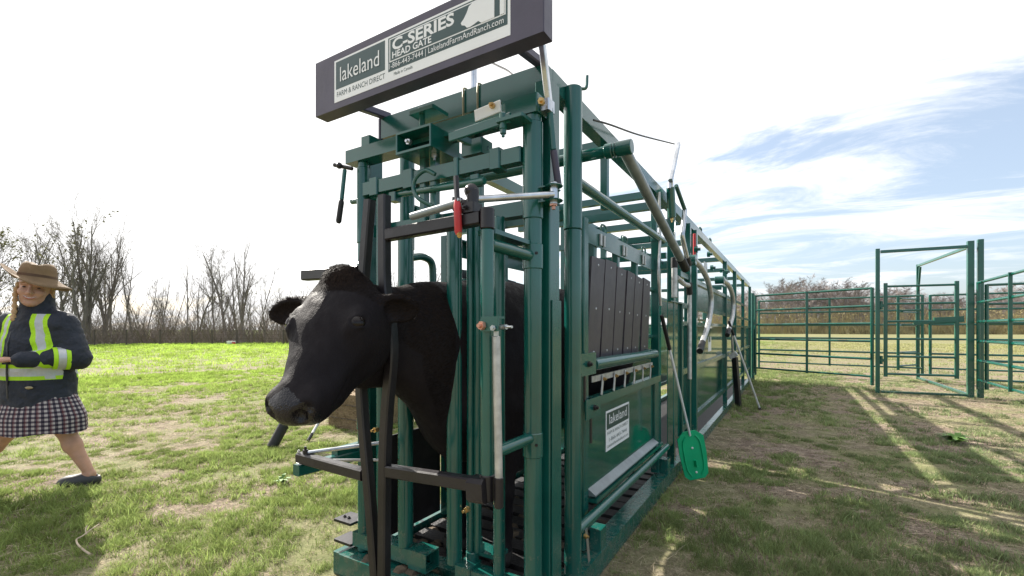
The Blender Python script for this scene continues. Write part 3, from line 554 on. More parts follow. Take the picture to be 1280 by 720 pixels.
# cross rods, red lever and the bracket at the top of the arm
G('lock_rod', MB().pipe(onY(583, 250, AY), onX(692, 243, -.72), .0115, 18), 'zinc'); G('lock_rod', MB().pipe(onY(514, 271, AY - .02), onY(572, 254, AY - .02), .013, 18), 'steel_pipe')
p = onY(571, 262, AY - .03); G('red_lever', MB().beam((p.x, AY - .034, 1.635), (p.x + .002, AY - .03, 1.555), .02, .012, .003), 'black_bar')
G('lever_grip', MB().tube([(p.x + .002, AY - .03, 1.56), (p.x + .002, AY - .029, 1.54), (p.x + .004, AY - .027, 1.46), (p.x + .004, AY - .027, 1.45)], [.009, .0125, .0125, .008], 14), 'red_grip'); bolt((p.x + .012, AY - .03, 1.452), (.3, -.6, -.6), .009, .01, 'brass', ch)
lb = MB(); lb.prism([(-.95, AY, 1.585), (-.86, AY, 1.555), (-.855, AY, 1.50), (-.93, AY, 1.512), (-.955, AY, 1.55)], (0, .02, 0)); lb.box(-.90, -.85, AY - .02, AY + .03, 1.52, 1.552); lb.pipe((-.875, AY + .01, 1.50), (-.875, AY + .01, 1.60), .02); lb.ball((-.88, AY + .01, 1.595), .024)
G('lock_bracket', lb, 'black_bar')
bolt((-.90, AY - .02, 1.56), (0, -1, 0), .01, .01, 'zinc', ch); bolt((-.88, AY - .02, 1.535), (0, -1, 0), .008, .01, 'black_bar', ch)
mb = MB(); mb.box(XR - .06, XR + .01, AY + .03, AY + .26, 1.455, 1.47, .003); G('arm_plate', mb)
# ---- top linkage on the front
p0, p1 = onY(562, 172, 1.40), onY(638, 147, 1.40); G('link_bar', MB().beam(p0, p1, .012, .036)); G('link_bar', MB().beam(onY(566, 168, 1.43), onY(610, 188, 1.52), .02, .03))
pq = onY(609, 140, 1.432); mb = MB(); mb.beam(pq + Vector((-.055, 0, -.003)), pq + Vector((.06, 0, .008)), .008, .045, .003); G('zinc_plate', mb, 'decal_white'); bolt(pq + Vector((.03, -.006, .012)), (0, -1, 0), .011, .012, 'brass', ch)  # zinc coloured white: the bright sky on it is put into the colour
pp = onY(629, 152, 1.40); mb = MB(); mb.pipe(pp + Vector((0, 0, .03)), pp - Vector((0, 0, .03)), .014); mb.box(pp.x - .02, pp.x + .09, 1.38, 1.46, pp.z - .006, pp.z + .006); G('link_pin', mb); bolt(pp - Vector((0, 0, .03)), (0, 0, -1), .012, .014, 'green', ch)
G('link_strut', MB().beam(onY(602, 162, 1.62), onY(594, 192, 1.50), .026, .026), 'black_bar')
mb = MB(); mb.tube(smooth_path([onY(544, 218, 1.42), onY(532, 213, 1.41), onY(520, 222, 1.40), onY(517, 236, 1.40), onY(523, 248, 1.40), onY(541, 258, 1.42)], 6), .0085, 10); G('hose', mb)
mb = MB(); mb.ball((-1.08, 1.50, 1.88), .03); mb.box(-1.13, -1.03, 1.47, 1.55, 1.84, 1.90); G('latch_body', mb)
G('back_post', MB().beam(onY(592, 205, 1.72), onY(592, 83, 1.72), .02, .032), 'zinc')
mb = MB(); mb.tube(smooth_path([onY(610, 76, 1.70), onY(622, 82, 1.68), onY(634, 88, 1.66), onY(645, 97, 1.64)], 4), .004, 6); G('rope', mb, 'cable')
# left hand lever
a_, b_, c_ = onY(431, 212, 1.42), onY(427, 250, 1.40), onY(423, 279, 1.39)
G('side_lever', MB().pipe(a_, b_, .0095)); G('lever_grip', MB().tube([b_, b_.lerp(c_, .1), b_.lerp(c_, .92), c_], [.009, .0125, .0125, .008], 12), 'black_grip'); mb = MB(); mb.pipe(onY(417, 206, 1.41), onY(441, 211, 1.44), .009); mb.ball(onY(424, 207, 1.41), .015); G('lever_pin', mb, 'black_bar')
# right hand lever: zinc socket, green rod, dark grip
q = [onX(678, 57, -.745), onX(687, 137, -.752), onX(692, 188, -.745), onX(698, 232, -.735)]
mb = MB(); mb.beam(q[0], q[1], .022, .026, .003); G('lever_socket', mb, 'zinc'); G('side_lever', MB().pipe(q[1] + Vector((0, 0, .02)), q[2], .0115)); G('lever_grip', MB().pipe(q[2], q[3], .013), 'purple'); bolt(onX(679, 130, -.755) + Vector((0, -.01, 0)), (.3, -1, 0), .013, .016, 'brass', ch)
G('socket_clamp', MB().box(q[1].x - .025, q[1].x + .012, q[1].y - .03, q[1].y + .02, q[1].z - .012, q[1].z + .03, .004), 'zinc')
pb = onX(692, 242, -.728)
for dz in (-.026, .026): mb = MB(); mb.pipe(pb + Vector((0, 0, dz - .003)), pb + Vector((0, 0, dz + .003)), .034); mb.box(pb.x - .06, pb.x, pb.y - .02, pb.y + .06, pb.z + dz - .0025, pb.z + dz + .0025, .001); G('pivot_plate', mb)
G('pivot_pin', MB().pipe(pb - Vector((0, 0, .04)), pb + Vector((0, 0, .04)), .014), 'zinc'); bolt(pb - Vector((0, 0, .028)), (0, 0, -1), .014, .016, 'copper', ch)
# ---- base, floor
for X in (-0.80, -1.76):
    G('skid', MB().box(X - .03, X + .03, 1.505, 3.86, 0.0, .098)); G('skid_flange', MB().box(X - .068, X - .033, 1.66, 3.84, .084, .09, .001))
k = 0; y_ = 1.68
while y_ < 3.75: G('floor_slat', MB().box(-1.70, -0.835, y_, y_ + .094, .035, .072 + .004 * (k % 3), .006), 'rubber'); y_ += .128; k += 1
for Y in (2.12, 3.50): G('stub_block', MB().box(-0.83, -0.772, Y - .04, Y + .04, .0985, .20))
G('inner_shade_sheet', MB().box(-1.722, -1.716, 1.66, 2.04, .12, .62, .001), 'black_bar'); G('inner_shade_sheet', MB().box(-1.70, -1.694, 2.11, 3.43, .12, .345, .001), 'black_bar')  # far-side sheets made black, their shade put into the colour
# ---- side panels of the squeeze
def side(sx):
    M = lambda x: x if sx > 0 else 2 * XC - x
    def bxx(mb, x0, x1, y0, y1, z0, z1, bev=.004): a_, b_ = sorted((M(x0), M(x1))); return mb.box(a_, b_, y0, y1, z0, z1, bev)
    V_ = lambda x, y, z: Vector((M(x), y, z))
    G('corner_post', MB().tube([V_(-.80, 1.82, .10), V_(-.80, 1.82, 1.575)], .0365, 24, bev=.003)); G('corner_post_top', MB().tube([V_(-.80, 1.82, 1.5755), V_(-.80, 1.82, 2.18)], .0395, 24, bev=.003))
    mb = MB(); mb.tube(smooth_path([V_(-.80, 1.82, 2.182), V_(-.775, 1.85, 2.185), V_(-.755, 1.86, 2.19), V_(-.752, 1.862, 2.24)], 4), .007, 8); G('post_hook', mb)
    G('panel_post', bxx(MB(), -.885, -.84, 2.045, 2.10, .10, 1.685)); G('panel_post', bxx(MB(), -.89, -.83, 3.44, 3.50, .10, 1.86))
    G('panel_beam', bxx(MB(), -.868, -.862, 2.102, 3.438, 1.58, 1.672, .001)); G('beam_flange', bxx(MB(), -.93, -.869, 2.102, 3.438, 1.664, 1.671, .001))
    G('top_pipe', MB().pipe(V_(-.81, 1.855, 1.80), V_(-.81, 3.47, 1.80), .024, 20))
    G('roller', MB().pipe(V_(-.805, 2.06, .985), V_(-.805, 3.20, .985), .0305, 22)); G('roller_end', MB().pipe(V_(-.805, 3.19, .985), V_(-.87, 3.20, .985), .0305, 22))
    for (pa, pb_, za, zb) in ((724, 745, .945, 1.045), (733, 751, .745, .835)):
        ya, yb = onX(pa, 450, -.782).y, onX(pb_, 450, -.782).y; G('latch_plate', bxx(MB(), -.79, -.781, ya, yb, za, zb, .003)); bolt(V_(-.781, (ya + yb) / 2, (za + zb) / 2), (sx, 0, 0), .014, .012, 'black_bar', ch); G('latch_bar', bxx(MB(), -.80, -.793, (ya + yb) / 2 - .01, (ya + yb) / 2 + .01, za - .12, zb, .002), 'black_bar')
    G('strap_rail', bxx(MB(), -.838, -.828, 2.12, 3.25, .893, .922, .002), 'galv'); G('sheet_top_rail', bxx(MB(), -.862, -.815, 2.09, 3.437, .775, .82))
    for i in range(6):
        y_ = 2.235 + i * .186; st_ = G('strap', MB().beam(V_(-.822, y_ + .015, .915), V_(-.818, y_ - .02, .822), .005, .022, .001, Vector((1, 0, 0))), 'galv'); bolt(V_(-.82, y_ + .012, .90), (sx, 0, 0), .009, .01, 'brass', ch)
    G('side_sheet', bxx(MB(), -.852, -.846, 2.102, 3.438, .345, .774, .001), 'green_gloss')
    G('sheet_stile', bxx(MB(), -.8455, -.83, 3.33, 3.437, .345, .774, .003)); G('sheet_flange', MB().prism([V_(-.8455, 2.103, .378), V_(-.806, 2.103, .352), V_(-.806, 2.103, .345), V_(-.8455, 2.103, .345)], (0, 1.225, 0)), 'flange_sky_sheen'); G('sheet_lip', bxx(MB(), -.8445, -.80, 2.103, 3.437, .315, .334, .001))
    G('bottom_pipe', MB().pipe(V_(-.80, 1.865, .275), V_(-.80, 3.55, .275), .024, 20)); G('hang_link', MB().beam(V_(-.772, 1.90, .275), V_(-.770, 1.93, .12), .004, .022, .001, Vector((1, 0, 0))), 'zinc'); bolt(V_(-.775, 1.885, .25), (sx, 0, 0), .011, .012, 'brass', ch)
    T_ = [(740, 756.5, 320), (757.5, 771, 324), (772, 783, 333), (785, 794, 338), (794.8, 804, 344), (805, 813, 347)]; B_ = [(734, 749, 443), (751, 765, 443), (766, 777, 441), (779, 788.5, 440), (789.5, 798, 439), (801, 810, 437)]
    for (ta, tb, ty), (ba, bb, by) in zip(T_, B_):
        A, B, C_, D_ = onX(ta, ty, -.84), onX(tb, ty + 5, -.84), onX(bb, by, -.868), onX(ba, by, -.868)
        pts = [V_(-.84, A.y, A.z), V_(-.84, B.y, B.z), V_(-.868, C_.y, 1.0), V_(-.868, D_.y, 1.0)]
        s_ = G('rubber_slat', MB().prism(pts, (-.012 * sx, 0, 0)), 'plastic_slat')
        for fz in (.07, .5, .93):
            l_ = (pts[0] + pts[1]) / 2; r_ = (pts[2] + pts[3]) / 2; c_ = l_.lerp(r_, fz); MB().ball(c_, .0065, 8, (.5, 1, 1)).build('screw', 'zinc', s_)
    for pa, pl in ((744, 752), (773, 780), (796, 804)):
        ya = onX(pa, 300, -.875).y; yb = onX(pl, 300, -.86).y
        G('slat_post', bxx(MB(), -.91, -.872, ya - .02, ya + .02, 1.30, 1.66)); G('latch_tab', bxx(MB(), -.861, -.85, yb - .035, yb - .012, 1.59, 1.65, .002), 'galv'); G('latch_tab', bxx(MB(), -.861, -.85, yb + .018, yb + .036, 1.59, 1.65, .002), 'galv'); mb = MB(); mb.tube(smooth_path([V_(-.88, yb + .05, 1.67), V_(-.88, yb + .05, 1.715), V_(-.88, yb + .12, 1.715), V_(-.88, yb + .12, 1.67)], 3), .006, 8); G('latch_handle', mb)
    G('slat_rail', MB().pipe(V_(-.875, 2.10, 1.44), V_(-.875, 3.44, 1.44), .016)); G('slat_rail', MB().pipe(V_(-.885, 2.10, 1.10), V_(-.885, 3.44, 1.10), .016))
side(1); side(-1)
# hoop handle on the far side panel
mb = MB(); mb.tube(smooth_path([onX(514, 322, -1.70), onX(528, 321, -1.70), onX(539, 328, -1.70), onX(541, 345, -1.70), onX(541, 372, -1.70)], 5), .02, 14); G('hoop', mb)
# shaft across the top and its long operating handle
G('shaft', MB().pipe((-1.92, 2.0, 1.952), (-.60, 2.0, 1.952), .026, 20)); 
for xa, xb in ((-.72, -.685), (-.68, -.672), (-.667, -.598)): G('shaft_collar', MB().tube([(xa, 2.0, 1.952), (xb, 2.0, 1.952)], .033, 22, bev=.003))
h0, h1 = Vector((-.635, 2.01, 1.945)), Vector((-.62, 3.31, 1.565)); G('squeeze_handle', MB().pipe(h0, h0.lerp(h1, .87), .0255, 20), 'steel_pipe'); G('handle_grip', MB().pipe(h0.lerp(h1, .8705), h1, .0285, 20), 'black_grip')
# top rails and the arms that carry the sign
for X in (-.85, -1.71):
    G('top_rail', MB().box(X - .03, X + .03, 1.665, 3.84, 2.12, 2.195)); G('sign_arm', MB().beam((X, 1.335, 2.165), (X, 1.64, 2.205), .036, .034), 'purple')
for Y in (2.42, 3.47): G('roof_beam', MB().box(-1.675, -.885, Y - .025, Y + .025, 2.13, 2.18))
for Y, z_ in ((2.9, 1.86), (2.12, 1.70), (3.47, 1.80)): G('roof_beam', MB().box(-1.70, -.90, Y - .02, Y + .02, z_, z_ + .045))
for Y in (2.40, 3.45):
    for X in (-.868, -1.692): G('rail_post', MB().box(X - .02, X + .02, Y - .02, Y + .02, 1.80, 2.118))
# mud and straw trodden into the floor
R_ = np.random.RandomState(2); mb = MB()
for i in range(230):
    x_, y_ = R_.uniform(-1.7, -.86), R_.uniform(1.36, 3.6); s_ = R_.uniform(.012, .045)
    if 1.40 < y_ < 1.50: z_ = .118
    elif y_ < 1.40: z_ = 0.0
    else: z_ = .06
    mb.ball((x_, y_, z_), s_, 6, (1, R_.uniform(.5, 1.5), R_.uniform(.25, .6)))
o = G('dirt_clods', mb, 'dirt'); o['kind'] = 'stuff'
# maker's decal on the side sheet
dy0, dy1, dz0, dz1 = onX(757, 530, -.845).y, onX(786, 530, -.845).y, .50, .715
xs = -.8445
dec = G('decal', MB().box(xs, xs + .001, dy0, dy1, dz0, dz1, .0001), 'decal_white'); MB().box(xs + .0012, xs + .0018, dy0 + .012, dy1 - .012, dz0 + .115, dz1 - .012, .0001).build('decal_field', 'decal_green', dec)
def text_mesh(txt, origin, right, up, size, mat, parent, name='lettering', width=None, bold=0.0, depth=0.0006):
    cu = bpy.data.curves.new(name, 'FONT'); cu.body = txt; cu.size = 1.0; cu.extrude = 0.0; cu.offset = bold; cu.resolution_u = 3
    o = bpy.data.objects.new(name, cu); COL.objects.link(o); dg = bpy.context.evaluated_depsgraph_get(); me = bpy.data.meshes.new_from_object(o.evaluated_get(dg)); bpy.data.objects.remove(o); bpy.data.curves.remove(cu)
    n = len(me.vertices); co = np.empty(n * 3); me.vertices.foreach_get('co', co); co = co.reshape(-1, 3)
    x = co[:, 0] - co[:, 0].min(); y = co[:, 1]; sx_ = size if width is None else width / x.max()
    L = Vector(parent['_o']); w3 = np.outer(x * sx_, np.array(right)) + np.outer(y * size, np.array(up)) + np.array(Vector(origin) - L)
    me.vertices.foreach_set('co', w3.ravel()); me.update(); me.materials.clear(); me.materials.append(MATS[mat])
    o = bpy.data.objects.new(name, me); COL.objects.link(o); o.parent = parent; o['_o'] = parent['_o']; return o
w_ = dy1 - dy0
text_mesh('lakeland', (xs + .0024, dy0 + .05, dz0 + .14), (0, 1, 0), (0, 0, 1), .075, 'decal_white', dec, width=w_ - .10)
text_mesh('FARM & RANCH DIRECT', (xs + .0016, dy0 + .02, dz0 + .085), (0, 1, 0), (0, 0, 1), .024, 'decal_green', dec, width=w_ - .04)
text_mesh('1-866-443-7444', (xs + .0016, dy0 + .05, dz0 + .045), (0, 1, 0), (0, 0, 1), .03, 'decal_green', dec, width=w_ - .10); text_mesh('LakelandFarmAndRanch.com', (xs + .0016, dy0 + .02, dz0 + .016), (0, 1, 0), (0, 0, 1), .024, 'decal_green', dec, width=w_ - .04)
# ================================================================== the sign over the gate
SY, sx0, sx1, sz0, sz1 = 1.25, -1.742, -.645, 2.058, 2.285
sg = thing('sign', 'long dark sign board with white and green head gate lettering above the chute', 'sign', (-1.19, SY + .03, sz0))
MB().box(sx0, sx1, SY, SY + .062, sz0, sz1, .003).build('sign_board', 'purple', sg)
def sp_(px, py): p = onY(px, py, SY - .001); return p.x, p.z
xa, za = sp_(418, 131); xb, zb = sp_(638, 41); _, zt = sp_(418, 77)
zlo = (za + zb) / 2; dcl = MB().box(xa, xb, SY - .0012, SY - .0002, zlo, zt, .0002).build('decal', 'decal_white', sg)
HH = zt - zlo; WW = xb - xa
def fld(u0, u1, v0, v1, mat='decal_green', d=.0016, name='decal_field'): return MB().box(xa + WW * u0, xa + WW * u1, SY - d, SY - d + .0003, zlo + HH * v0, zlo + HH * v1, .0001).build(name, mat, dcl)
fld(.012, .345, .30, .955); fld(.365, .988, .215, .955); fld(.373, .98, .415, .925, 'decal_white', .0022); fld(.379, .974, .44, .90, 'decal_green', .0028)
RX, UZ = (1, 0, 0), (0, 0, 1); Yt = SY - .0034
def tx(s_, u, v, h, wd, mat='decal_white', bold=0.0, yy=None): return text_mesh(s_, (xa + WW * u, Yt if yy is None else yy, zlo + HH * v), RX, UZ, HH * h, mat, dcl, width=WW * wd, bold=bold)
tx('lakeland', .045, .45, .50, .265); tx('FARM & RANCH DIRECT', .02, .115, .175, .325, 'decal_green', yy=SY - .0018)
tx('C-SERIES', .392, .645, .34, .345, bold=.03); tx('HEAD GATE', .392, .475, .20, .225, bold=.02); tx('1-866-443-7444 | LakelandFarmAndRanch.com', .372, .265, .175, .60); tx('Made in Canada', .40, .10, .10, .11, 'decal_green', yy=SY - .0018)
# white steer-head emblem
em = [(.80, .46), (.79, .52), (.775, .55), (.77, .60), (.785, .66), (.80, .76), (.81, .86), (.825, .895), (.855, .90), (.93, .90), (.93, .44), (.87, .44), (.855, .50), (.835, .47), (.815, .45)]
MB().prism([(xa + WW * u, Yt, zlo + HH * v) for u, v in em], (0, .0003, 0)).build('emblem', 'decal_white', dcl, smooth=False)
fld(.955, .974, .44, .90, 'decal_white', .0036, 'emblem_edge')
# ================================================================== alley behind the squeeze
al = thing('cattle_alley', 'long green steel alley with glossy sheet panels joined behind the squeeze chute', 'cattle alley', (XC, 7.8, 0))
def A(name, mb, mat='green', par=None): return mb.build(name, mat, par or al)
for sx in (1, -1):
    M = lambda x: x if sx > 0 else 2 * XC - x
    def bxx(mb, x0, x1, y0, y1, z0, z1, bev=.004): a_, b_ = sorted((M(x0), M(x1))); return mb.box(a_, b_, y0, y1, z0, z1, bev)
    V_ = lambda x, y, z: Vector((M(x), y, z))
    for i, (ya, yb) in enumerate(((3.88, 7.2), (7.21, 11.75))):
        A('top_rail', bxx(MB(), -.88, -.82, ya - .035 * (i == 0), yb, 2.12, 2.195)); A('skid', bxx(MB(), -.83, -.77, ya, yb, 0, .085))
    ys = [3.78, 4.45, 4.78, 7.2, 8.5, 10.0, 11.70]
    for Y in ys: A('post', bxx(MB(), -.845, -.79, Y - .028, Y + .028, .087, 2.118))
    A('end_post', MB().pipe(V_(-.76, 11.82, 0), V_(-.76, 11.82, 1.98), .035))
    # narrow sheet door next to the squeeze
    A('sheet_door', bxx(MB(), -.80, -.795, 3.56, 4.02, .26, 1.36, .001), 'green_gloss'); A('door_edge', bxx(MB(), -.794, -.775, 4.0, 4.03, .26, 1.36, .003)); A('door_cap', bxx(MB(), -.80, -.77, 3.56, 4.03, 1.3605, 1.368, .001))
    for j, (ya, yb) in enumerate(((4.06, 4.42), (4.81, 7.17), (7.23, 8.47), (8.53, 9.97), (10.03, 11.67))):
        for z_, hh in ((.30, .05), (.785, .05), (1.205, .035), (1.36, .045)): A('rail', bxx(MB(), -.838, -.80, ya, yb, z_ - hh / 2, z_ + hh / 2))
        if j < 4: A('rail', bxx(MB(), -.838, -.80, ya, yb, 1.60, 1.645))
        A('sheet', bxx(MB(), -.826, -.822, ya, yb, .327, .758, .001), 'green_gloss'); A('sheet', bxx(MB(), -.826, -.822, ya, yb, .812, 1.185, .001), 'green_gloss')
        if j in (1, 2): A('sheet', bxx(MB(), -.826, -.822, ya, yb, 1.385, 1.598, .001))
    for (Y, px) in ((5.3, 0), (6.0, 0)):
        mb = MB(); mb.tube(smooth_path([V_(-.85, Y, 2.194), V_(-.85, Y, 2.25), V_(-.85, Y + .10, 2.25), V_(-.85, Y + .10, 2.194)], 4), .009, 8); A('lifting_ring', mb)
for Y in (3.80, 4.47, 5.6, 7.19, 8.5, 10.0, 11.65): A('roof_beam', MB().box(-1.675, -.885, Y - .03, Y + .03, 2.125, 2.185))
for Y in (3.80, 4.47, 4.78, 7.2): A('roof_beam', MB().box(-1.70, -.86, Y - .02, Y + .02, 1.72, 1.765))
A('floor_plate', MB().box(-1.72, -.84, 3.9, 11.7, .01, .03, .002), 'rubber')
# sliding tail gate hardware: hanging cylinder, zinc lever, cable to the front
c0, c1 = onX(838, 234, -.775), onX(840, 272, -.775); A('latch_cylinder', MB().tube([c0, c1], .03, 20, bev=.004)); bolt(c1, (0, 0, -1), .012, .02, 'brass', al)
A('lever_yoke', MB().tube(smooth_path([c0 + Vector((0, -.04, -.02)), c0 + Vector((0, -.02, .04)), c0 + Vector((0, .03, .06)), c0 + Vector((0, .05, -.01))], 4), .012, 8), 'zinc')
l0_, l1_ = onX(838, 226, -.765), onX(848, 180, -.765); A('zinc_lever', MB().beam(l0_, l1_, .03, .034, .004), 'zinc')
k0, k1, k2, k3 = onX(845, 232, -.76), onX(856, 262, -.755), onX(853, 296, -.75), onX(861, 332, -.74)
A('lever_link', MB().pipe(k0, k1, .016)); A('lever_link', MB().tube(smooth_path([k1, k1.lerp(k2, .6), k2, k2.lerp(k3, .7)], 4), .019, 12), 'zinc'); A('lever_grip', MB().pipe(k2.lerp(k3, .70), k3, .024), 'black_grip')
cb = MB(); cb.tube(smooth_path([onX(742, 150, -.80), onX(763, 156, -.78), onX(800, 169, -.77), onX(843, 180, -.765)], 6), .005, 6); A('cable', cb, 'cable')
r0_ = MB(); r0_.tube(smooth_path([onX(824, 240, -.80), onX(825, 300, -.80), onX(823, 340, -.79), onX(826, 382, -.79)], 5), .009, 8); A('white_hose', r0_, 'galv')
A('guide_rod', MB().pipe(onX(862, 474, -.765), onX(862, 366, -.765), .018), 'galv'); A('guide_rod', MB().pipe(onX(843, 372, -.78), onX(843, 328, -.78), .022), 'galv'); A('rod_cap', MB().pipe(onX(843, 335, -.78), onX(843, 322, -.78), .026), 'black_grip')
A('bent_rod', MB().tube(smooth_path([onX(846, 347, -.77), onX(855, 355, -.765), onX(862, 358, -.765), onX(862, 368, -.765)], 4), .02, 10), 'galv'); A('rod_cap', MB().pipe(onX(861, 354, -.765), onX(862, 368, -.765), .026), 'black_grip')
A('red_rod', MB().pipe(onX(868, 292, -.78), onX(868, 322, -.78), .012), 'red_grip')
for pts, X in (([(867, 325), (876, 334), (885, 352), (889, 375), (886, 402), (878, 428)], -.72), ([(903, 350), (911, 357), (916, 372), (916, 392), (911, 412)], -.70)):
    P = [onX(a_, b_, X) for a_, b_ in pts]; A('curved_lever', MB().tube(smooth_path(P, 5), .026 if X == -.72 else .03, 12), 'galv'); d_ = (P[-1] - P[-2]).normalized(); A('lever_grip', MB().pipe(P[-1], P[-1] + d_ * .17, .03), 'black_grip')
    A('lever_hub', MB().pipe(P[0] - Vector((.08, 0, 0)), P[0] + Vector((.02, 0, 0)), .045))
for px, py in ((888, 335), (884, 318), (868, 312), (900, 338), (907, 340)): bolt(onX(px, py, -.78), (1, 0, 0), .03, .03, 'green', al, 'knob')
for (px, py, w_, h_) in ((882, 334, .10, .10), (905, 352, .13, .12), (887, 430, .10, .16)):
    p = onX(px, py, -.785); A('tag_plate', MB().box(p.x - .003, p.x + .003, p.y - w_, p.y + w_, p.z - h_ / 2, p.z + h_ / 2, .002), 'decal_white' if py > 400 else 'galv')
p = onX(887, 424, -.78); A('tag_mark', MB().box(p.x, p.x + .002, p.y - .05, p.y + .05, p.z - .03, p.z + .03, .001), 'decal_green')
lp = onX(919, 444, -.72); A('prop_leg', MB().beam((-.68, 7.62, 0), (-.72, 7.50, .74), .07, .07), 'black_bar'); A('leg_socket', MB().beam((-.72, 7.50, .74), (-.76, 7.5, .80), .05, .12), 'galv')
A('zinc_brace', MB().pipe((-.76, 8.0, .05), (-.76, 7.5, 1.1), .016), 'galv')
# ================================================================== pens behind
def panel(name, p0, p1, label, z0=.30, z1=1.90, nr=6, stays=(.5,), r=.022, lean=0, ends=True):
    p0 = Vector((*p0, 0)); p1 = Vector((*p1, 0)); o = thing(name, label, 'fence', (p0 + p1) / 2, 'panels of the pen'); d = (p1 - p0).normalized(); nn = d.cross(Vector((0, 0, 1)))
    for i in range(nr):
        z_ = z0 + (z1 - z0) * (i / (nr - 1)) ** 1.0
        MB().pipe(p0 + Vector((0, 0, z_)), p1 + Vector((0, 0, z_)), r if i else r * .85, 10).build('rail', 'green_pen', o)
    for q in (p0, p1): MB().pipe(q + Vector((0, 0, z0 - .16)), q + Vector((0, 0, z1 + .012)), r * 1.25, 12).build('post', 'green_pen', o)
    for f_ in stays: q = p0.lerp(p1, f_) + nn * r * 1.2; MB().beam(q + Vector((0, 0, z0 - .03)), q + Vector((0, 0, z1 + .02)), .045, .018).build('stay', 'green_pen', o)
    return o
panel('pipe_fence', (-.70, 11.62), (1.24, 10.53), 'green six-rail pipe fence between the alley end and the tall gate frame')
panel('pipe_fence', (-.75, 13.9), (2.45, 13.35), 'green rail panel parallel behind, at the back of the small pen', stays=(.48, ))
panel('pipe_fence', (2.66, 10.62), (2.60, 7.35), 'green rail fence running from the tall gate frame towards the open grass', z0=.31, z1=1.93, stays=(.46,))
panel('pipe_fence', (2.80, 10.78), (6.2, 10.55), 'green rail panel leading off from the far side of the tall gate posts', stays=(.5,))
panel('pipe_fence', (2.60, 13.45), (6.8, 13.2), 'green rail panel at the back, beyond the tall gate posts', stays=(.36,))
gf = thing('gate_frame', 'tall open green bow frame of square tube over the small pen gate', 'gate frame', (1.95, 10.6, 0))
P0, P1 = Vector((1.315, 10.5, 0)), Vector((2.585, 10.72, 0)); P2 = Vector((2.50, 14.05, 0))
def GF(name, a_, b_, w=.055, mat='green_pen'): return MB().beam(a_, b_, w, w).build(name, mat, gf)
Z = lambda p, z: Vector((p.x, p.y, z))
GF('frame_post', Z(P0, 0), Z(P0, 2.60), .062); GF('frame_post', Z(P1, 0), Z(P1, 2.65), .085); GF('frame_post', Z(P1 + Vector((.13, .03, 0)), 0), Z(P1 + Vector((.13, .03, 0)), 2.67), .075); GF('frame_post', Z(P2, 0), Z(P2, 2.66), .06)
d_ = (P1 - P0).normalized() * .045; GF('frame_top', Z(P0 + d_, 2.545), Z(P1 - d_, 2.56), .052); GF('frame_sill', Z(P0 + d_, .035), Z(P1 - d_, .035), .04)
e_ = (P2 - P1).normalized() * .05; GF('frame_top', Z(P1 + e_, 2.56), Z(P2 - e_, 2.63), .05); GF('frame_sill', Z(P1 + e_, .035), Z(P2 - e_, .035), .045); GF('frame_brace', Z(P2 - e_ * .5, 2.05), Z(P2 - e_ * 4, 2.58), .04)
sgt = thing('pen_gate', 'small green six-rail swing gate hung inside the tall frame', 'gate', (1.9, 10.6, .3))
g0, g1 = P0 + (P1 - P0) * .09, P0 + (P1 - P0) * .86
for i in range(6): z_ = .36 + 1.56 * i / 5; MB().pipe(Z(g0, z_), Z(g1, z_), .02, 10).build('rail', 'green_pen', sgt)
for q in (g0, g1): MB().beam(Z(q, .31), Z(q, 1.98), .055, .055).build('post', 'green_pen', sgt)
for z_ in (.62, 1.60): mb = MB(); mb.beam(Z(P0 + d_ * .7, z_ - .02), Z(g0, z_ - .02), .035, .05); mb.pipe(Z(P0 + d_ * 1.2, z_ - .09), Z(P0 + d_ * 1.2, z_ + .06), .022); mb.build('hinge', 'green_pen', sgt)
mb = MB(); mb.beam(Z(P0.lerp(P1, .62), 1.31), Z(P0.lerp(P1, .93), 1.33), .05, .10); mb.build('latch', 'green_pen', sgt); MB().beam(Z(P0.lerp(P1, .40), 1.265), Z(P0.lerp(P1, .88), 1.28), .04, .05).build('latch_bar', 'green_pen', sgt)
cp = thing('pen_gate', 'second green rail gate standing ajar behind the tall frame', 'gate', (1.9, 13, .3))
a_, b_ = Vector((2.02, 13.25, 0)), Vector((2.46, 13.9, 0))
for i in range(6): z_ = .34 + 1.5 * i / 5; MB().pipe(Z(a_, z_), Z(b_, z_), .02, 8).build('rail', 'green_pen', cp)
for q in (a_, b_): MB().beam(Z(q, .25), Z(q, 1.88), .05, .05).build('post', 'green_pen', cp)
# ================================================================== loose things by the chute
simple('paddle_green', (0.0, 0.40, 0.17), 0.4, var=0.1); simple('white_pole', (0.72, 0.73, 0.72), 0.35, var=0.06)
pd = thing('sorting_paddle', 'bright green plastic sorting paddle on a white pole leaning on the chute', 'paddle', (-.62, 3.74, 0))
t0, t1, t2 = onX(827, 394, -.755), onX(837, 437, -.735), Vector((-.66, 3.69, .345)); bt = Vector((-.615, 3.74, .012)); ax = (t2 - bt).normalized(); sd = Vector((CS, SN, 0)); sd = (sd - ax * sd.dot(ax)).normalized(); nm_ = ax.cross(sd).normalized()
MB().pipe(t0, t1, .0135).build('grip', 'black_grip', pd); MB().pipe(t1, t2, .0095, 12, .0085).build('pole', 'white_pole', pd)
Lp = (t2 - bt).length; outl = [(-.062, 0), (.062, 0), (.095, .03), (.108, .19), (.104, .31), (.05, .355), (-.05, .355), (-.104, .31), (-.108, .19), (-.095, .03)]
bl = MB().prism([bt + sd * (a_ * .95) + ax * (b_ * Lp / .30 * .93) for a_, b_ in outl], nm_ * .014).build('blade', 'paddle_green', pd, smooth=False)
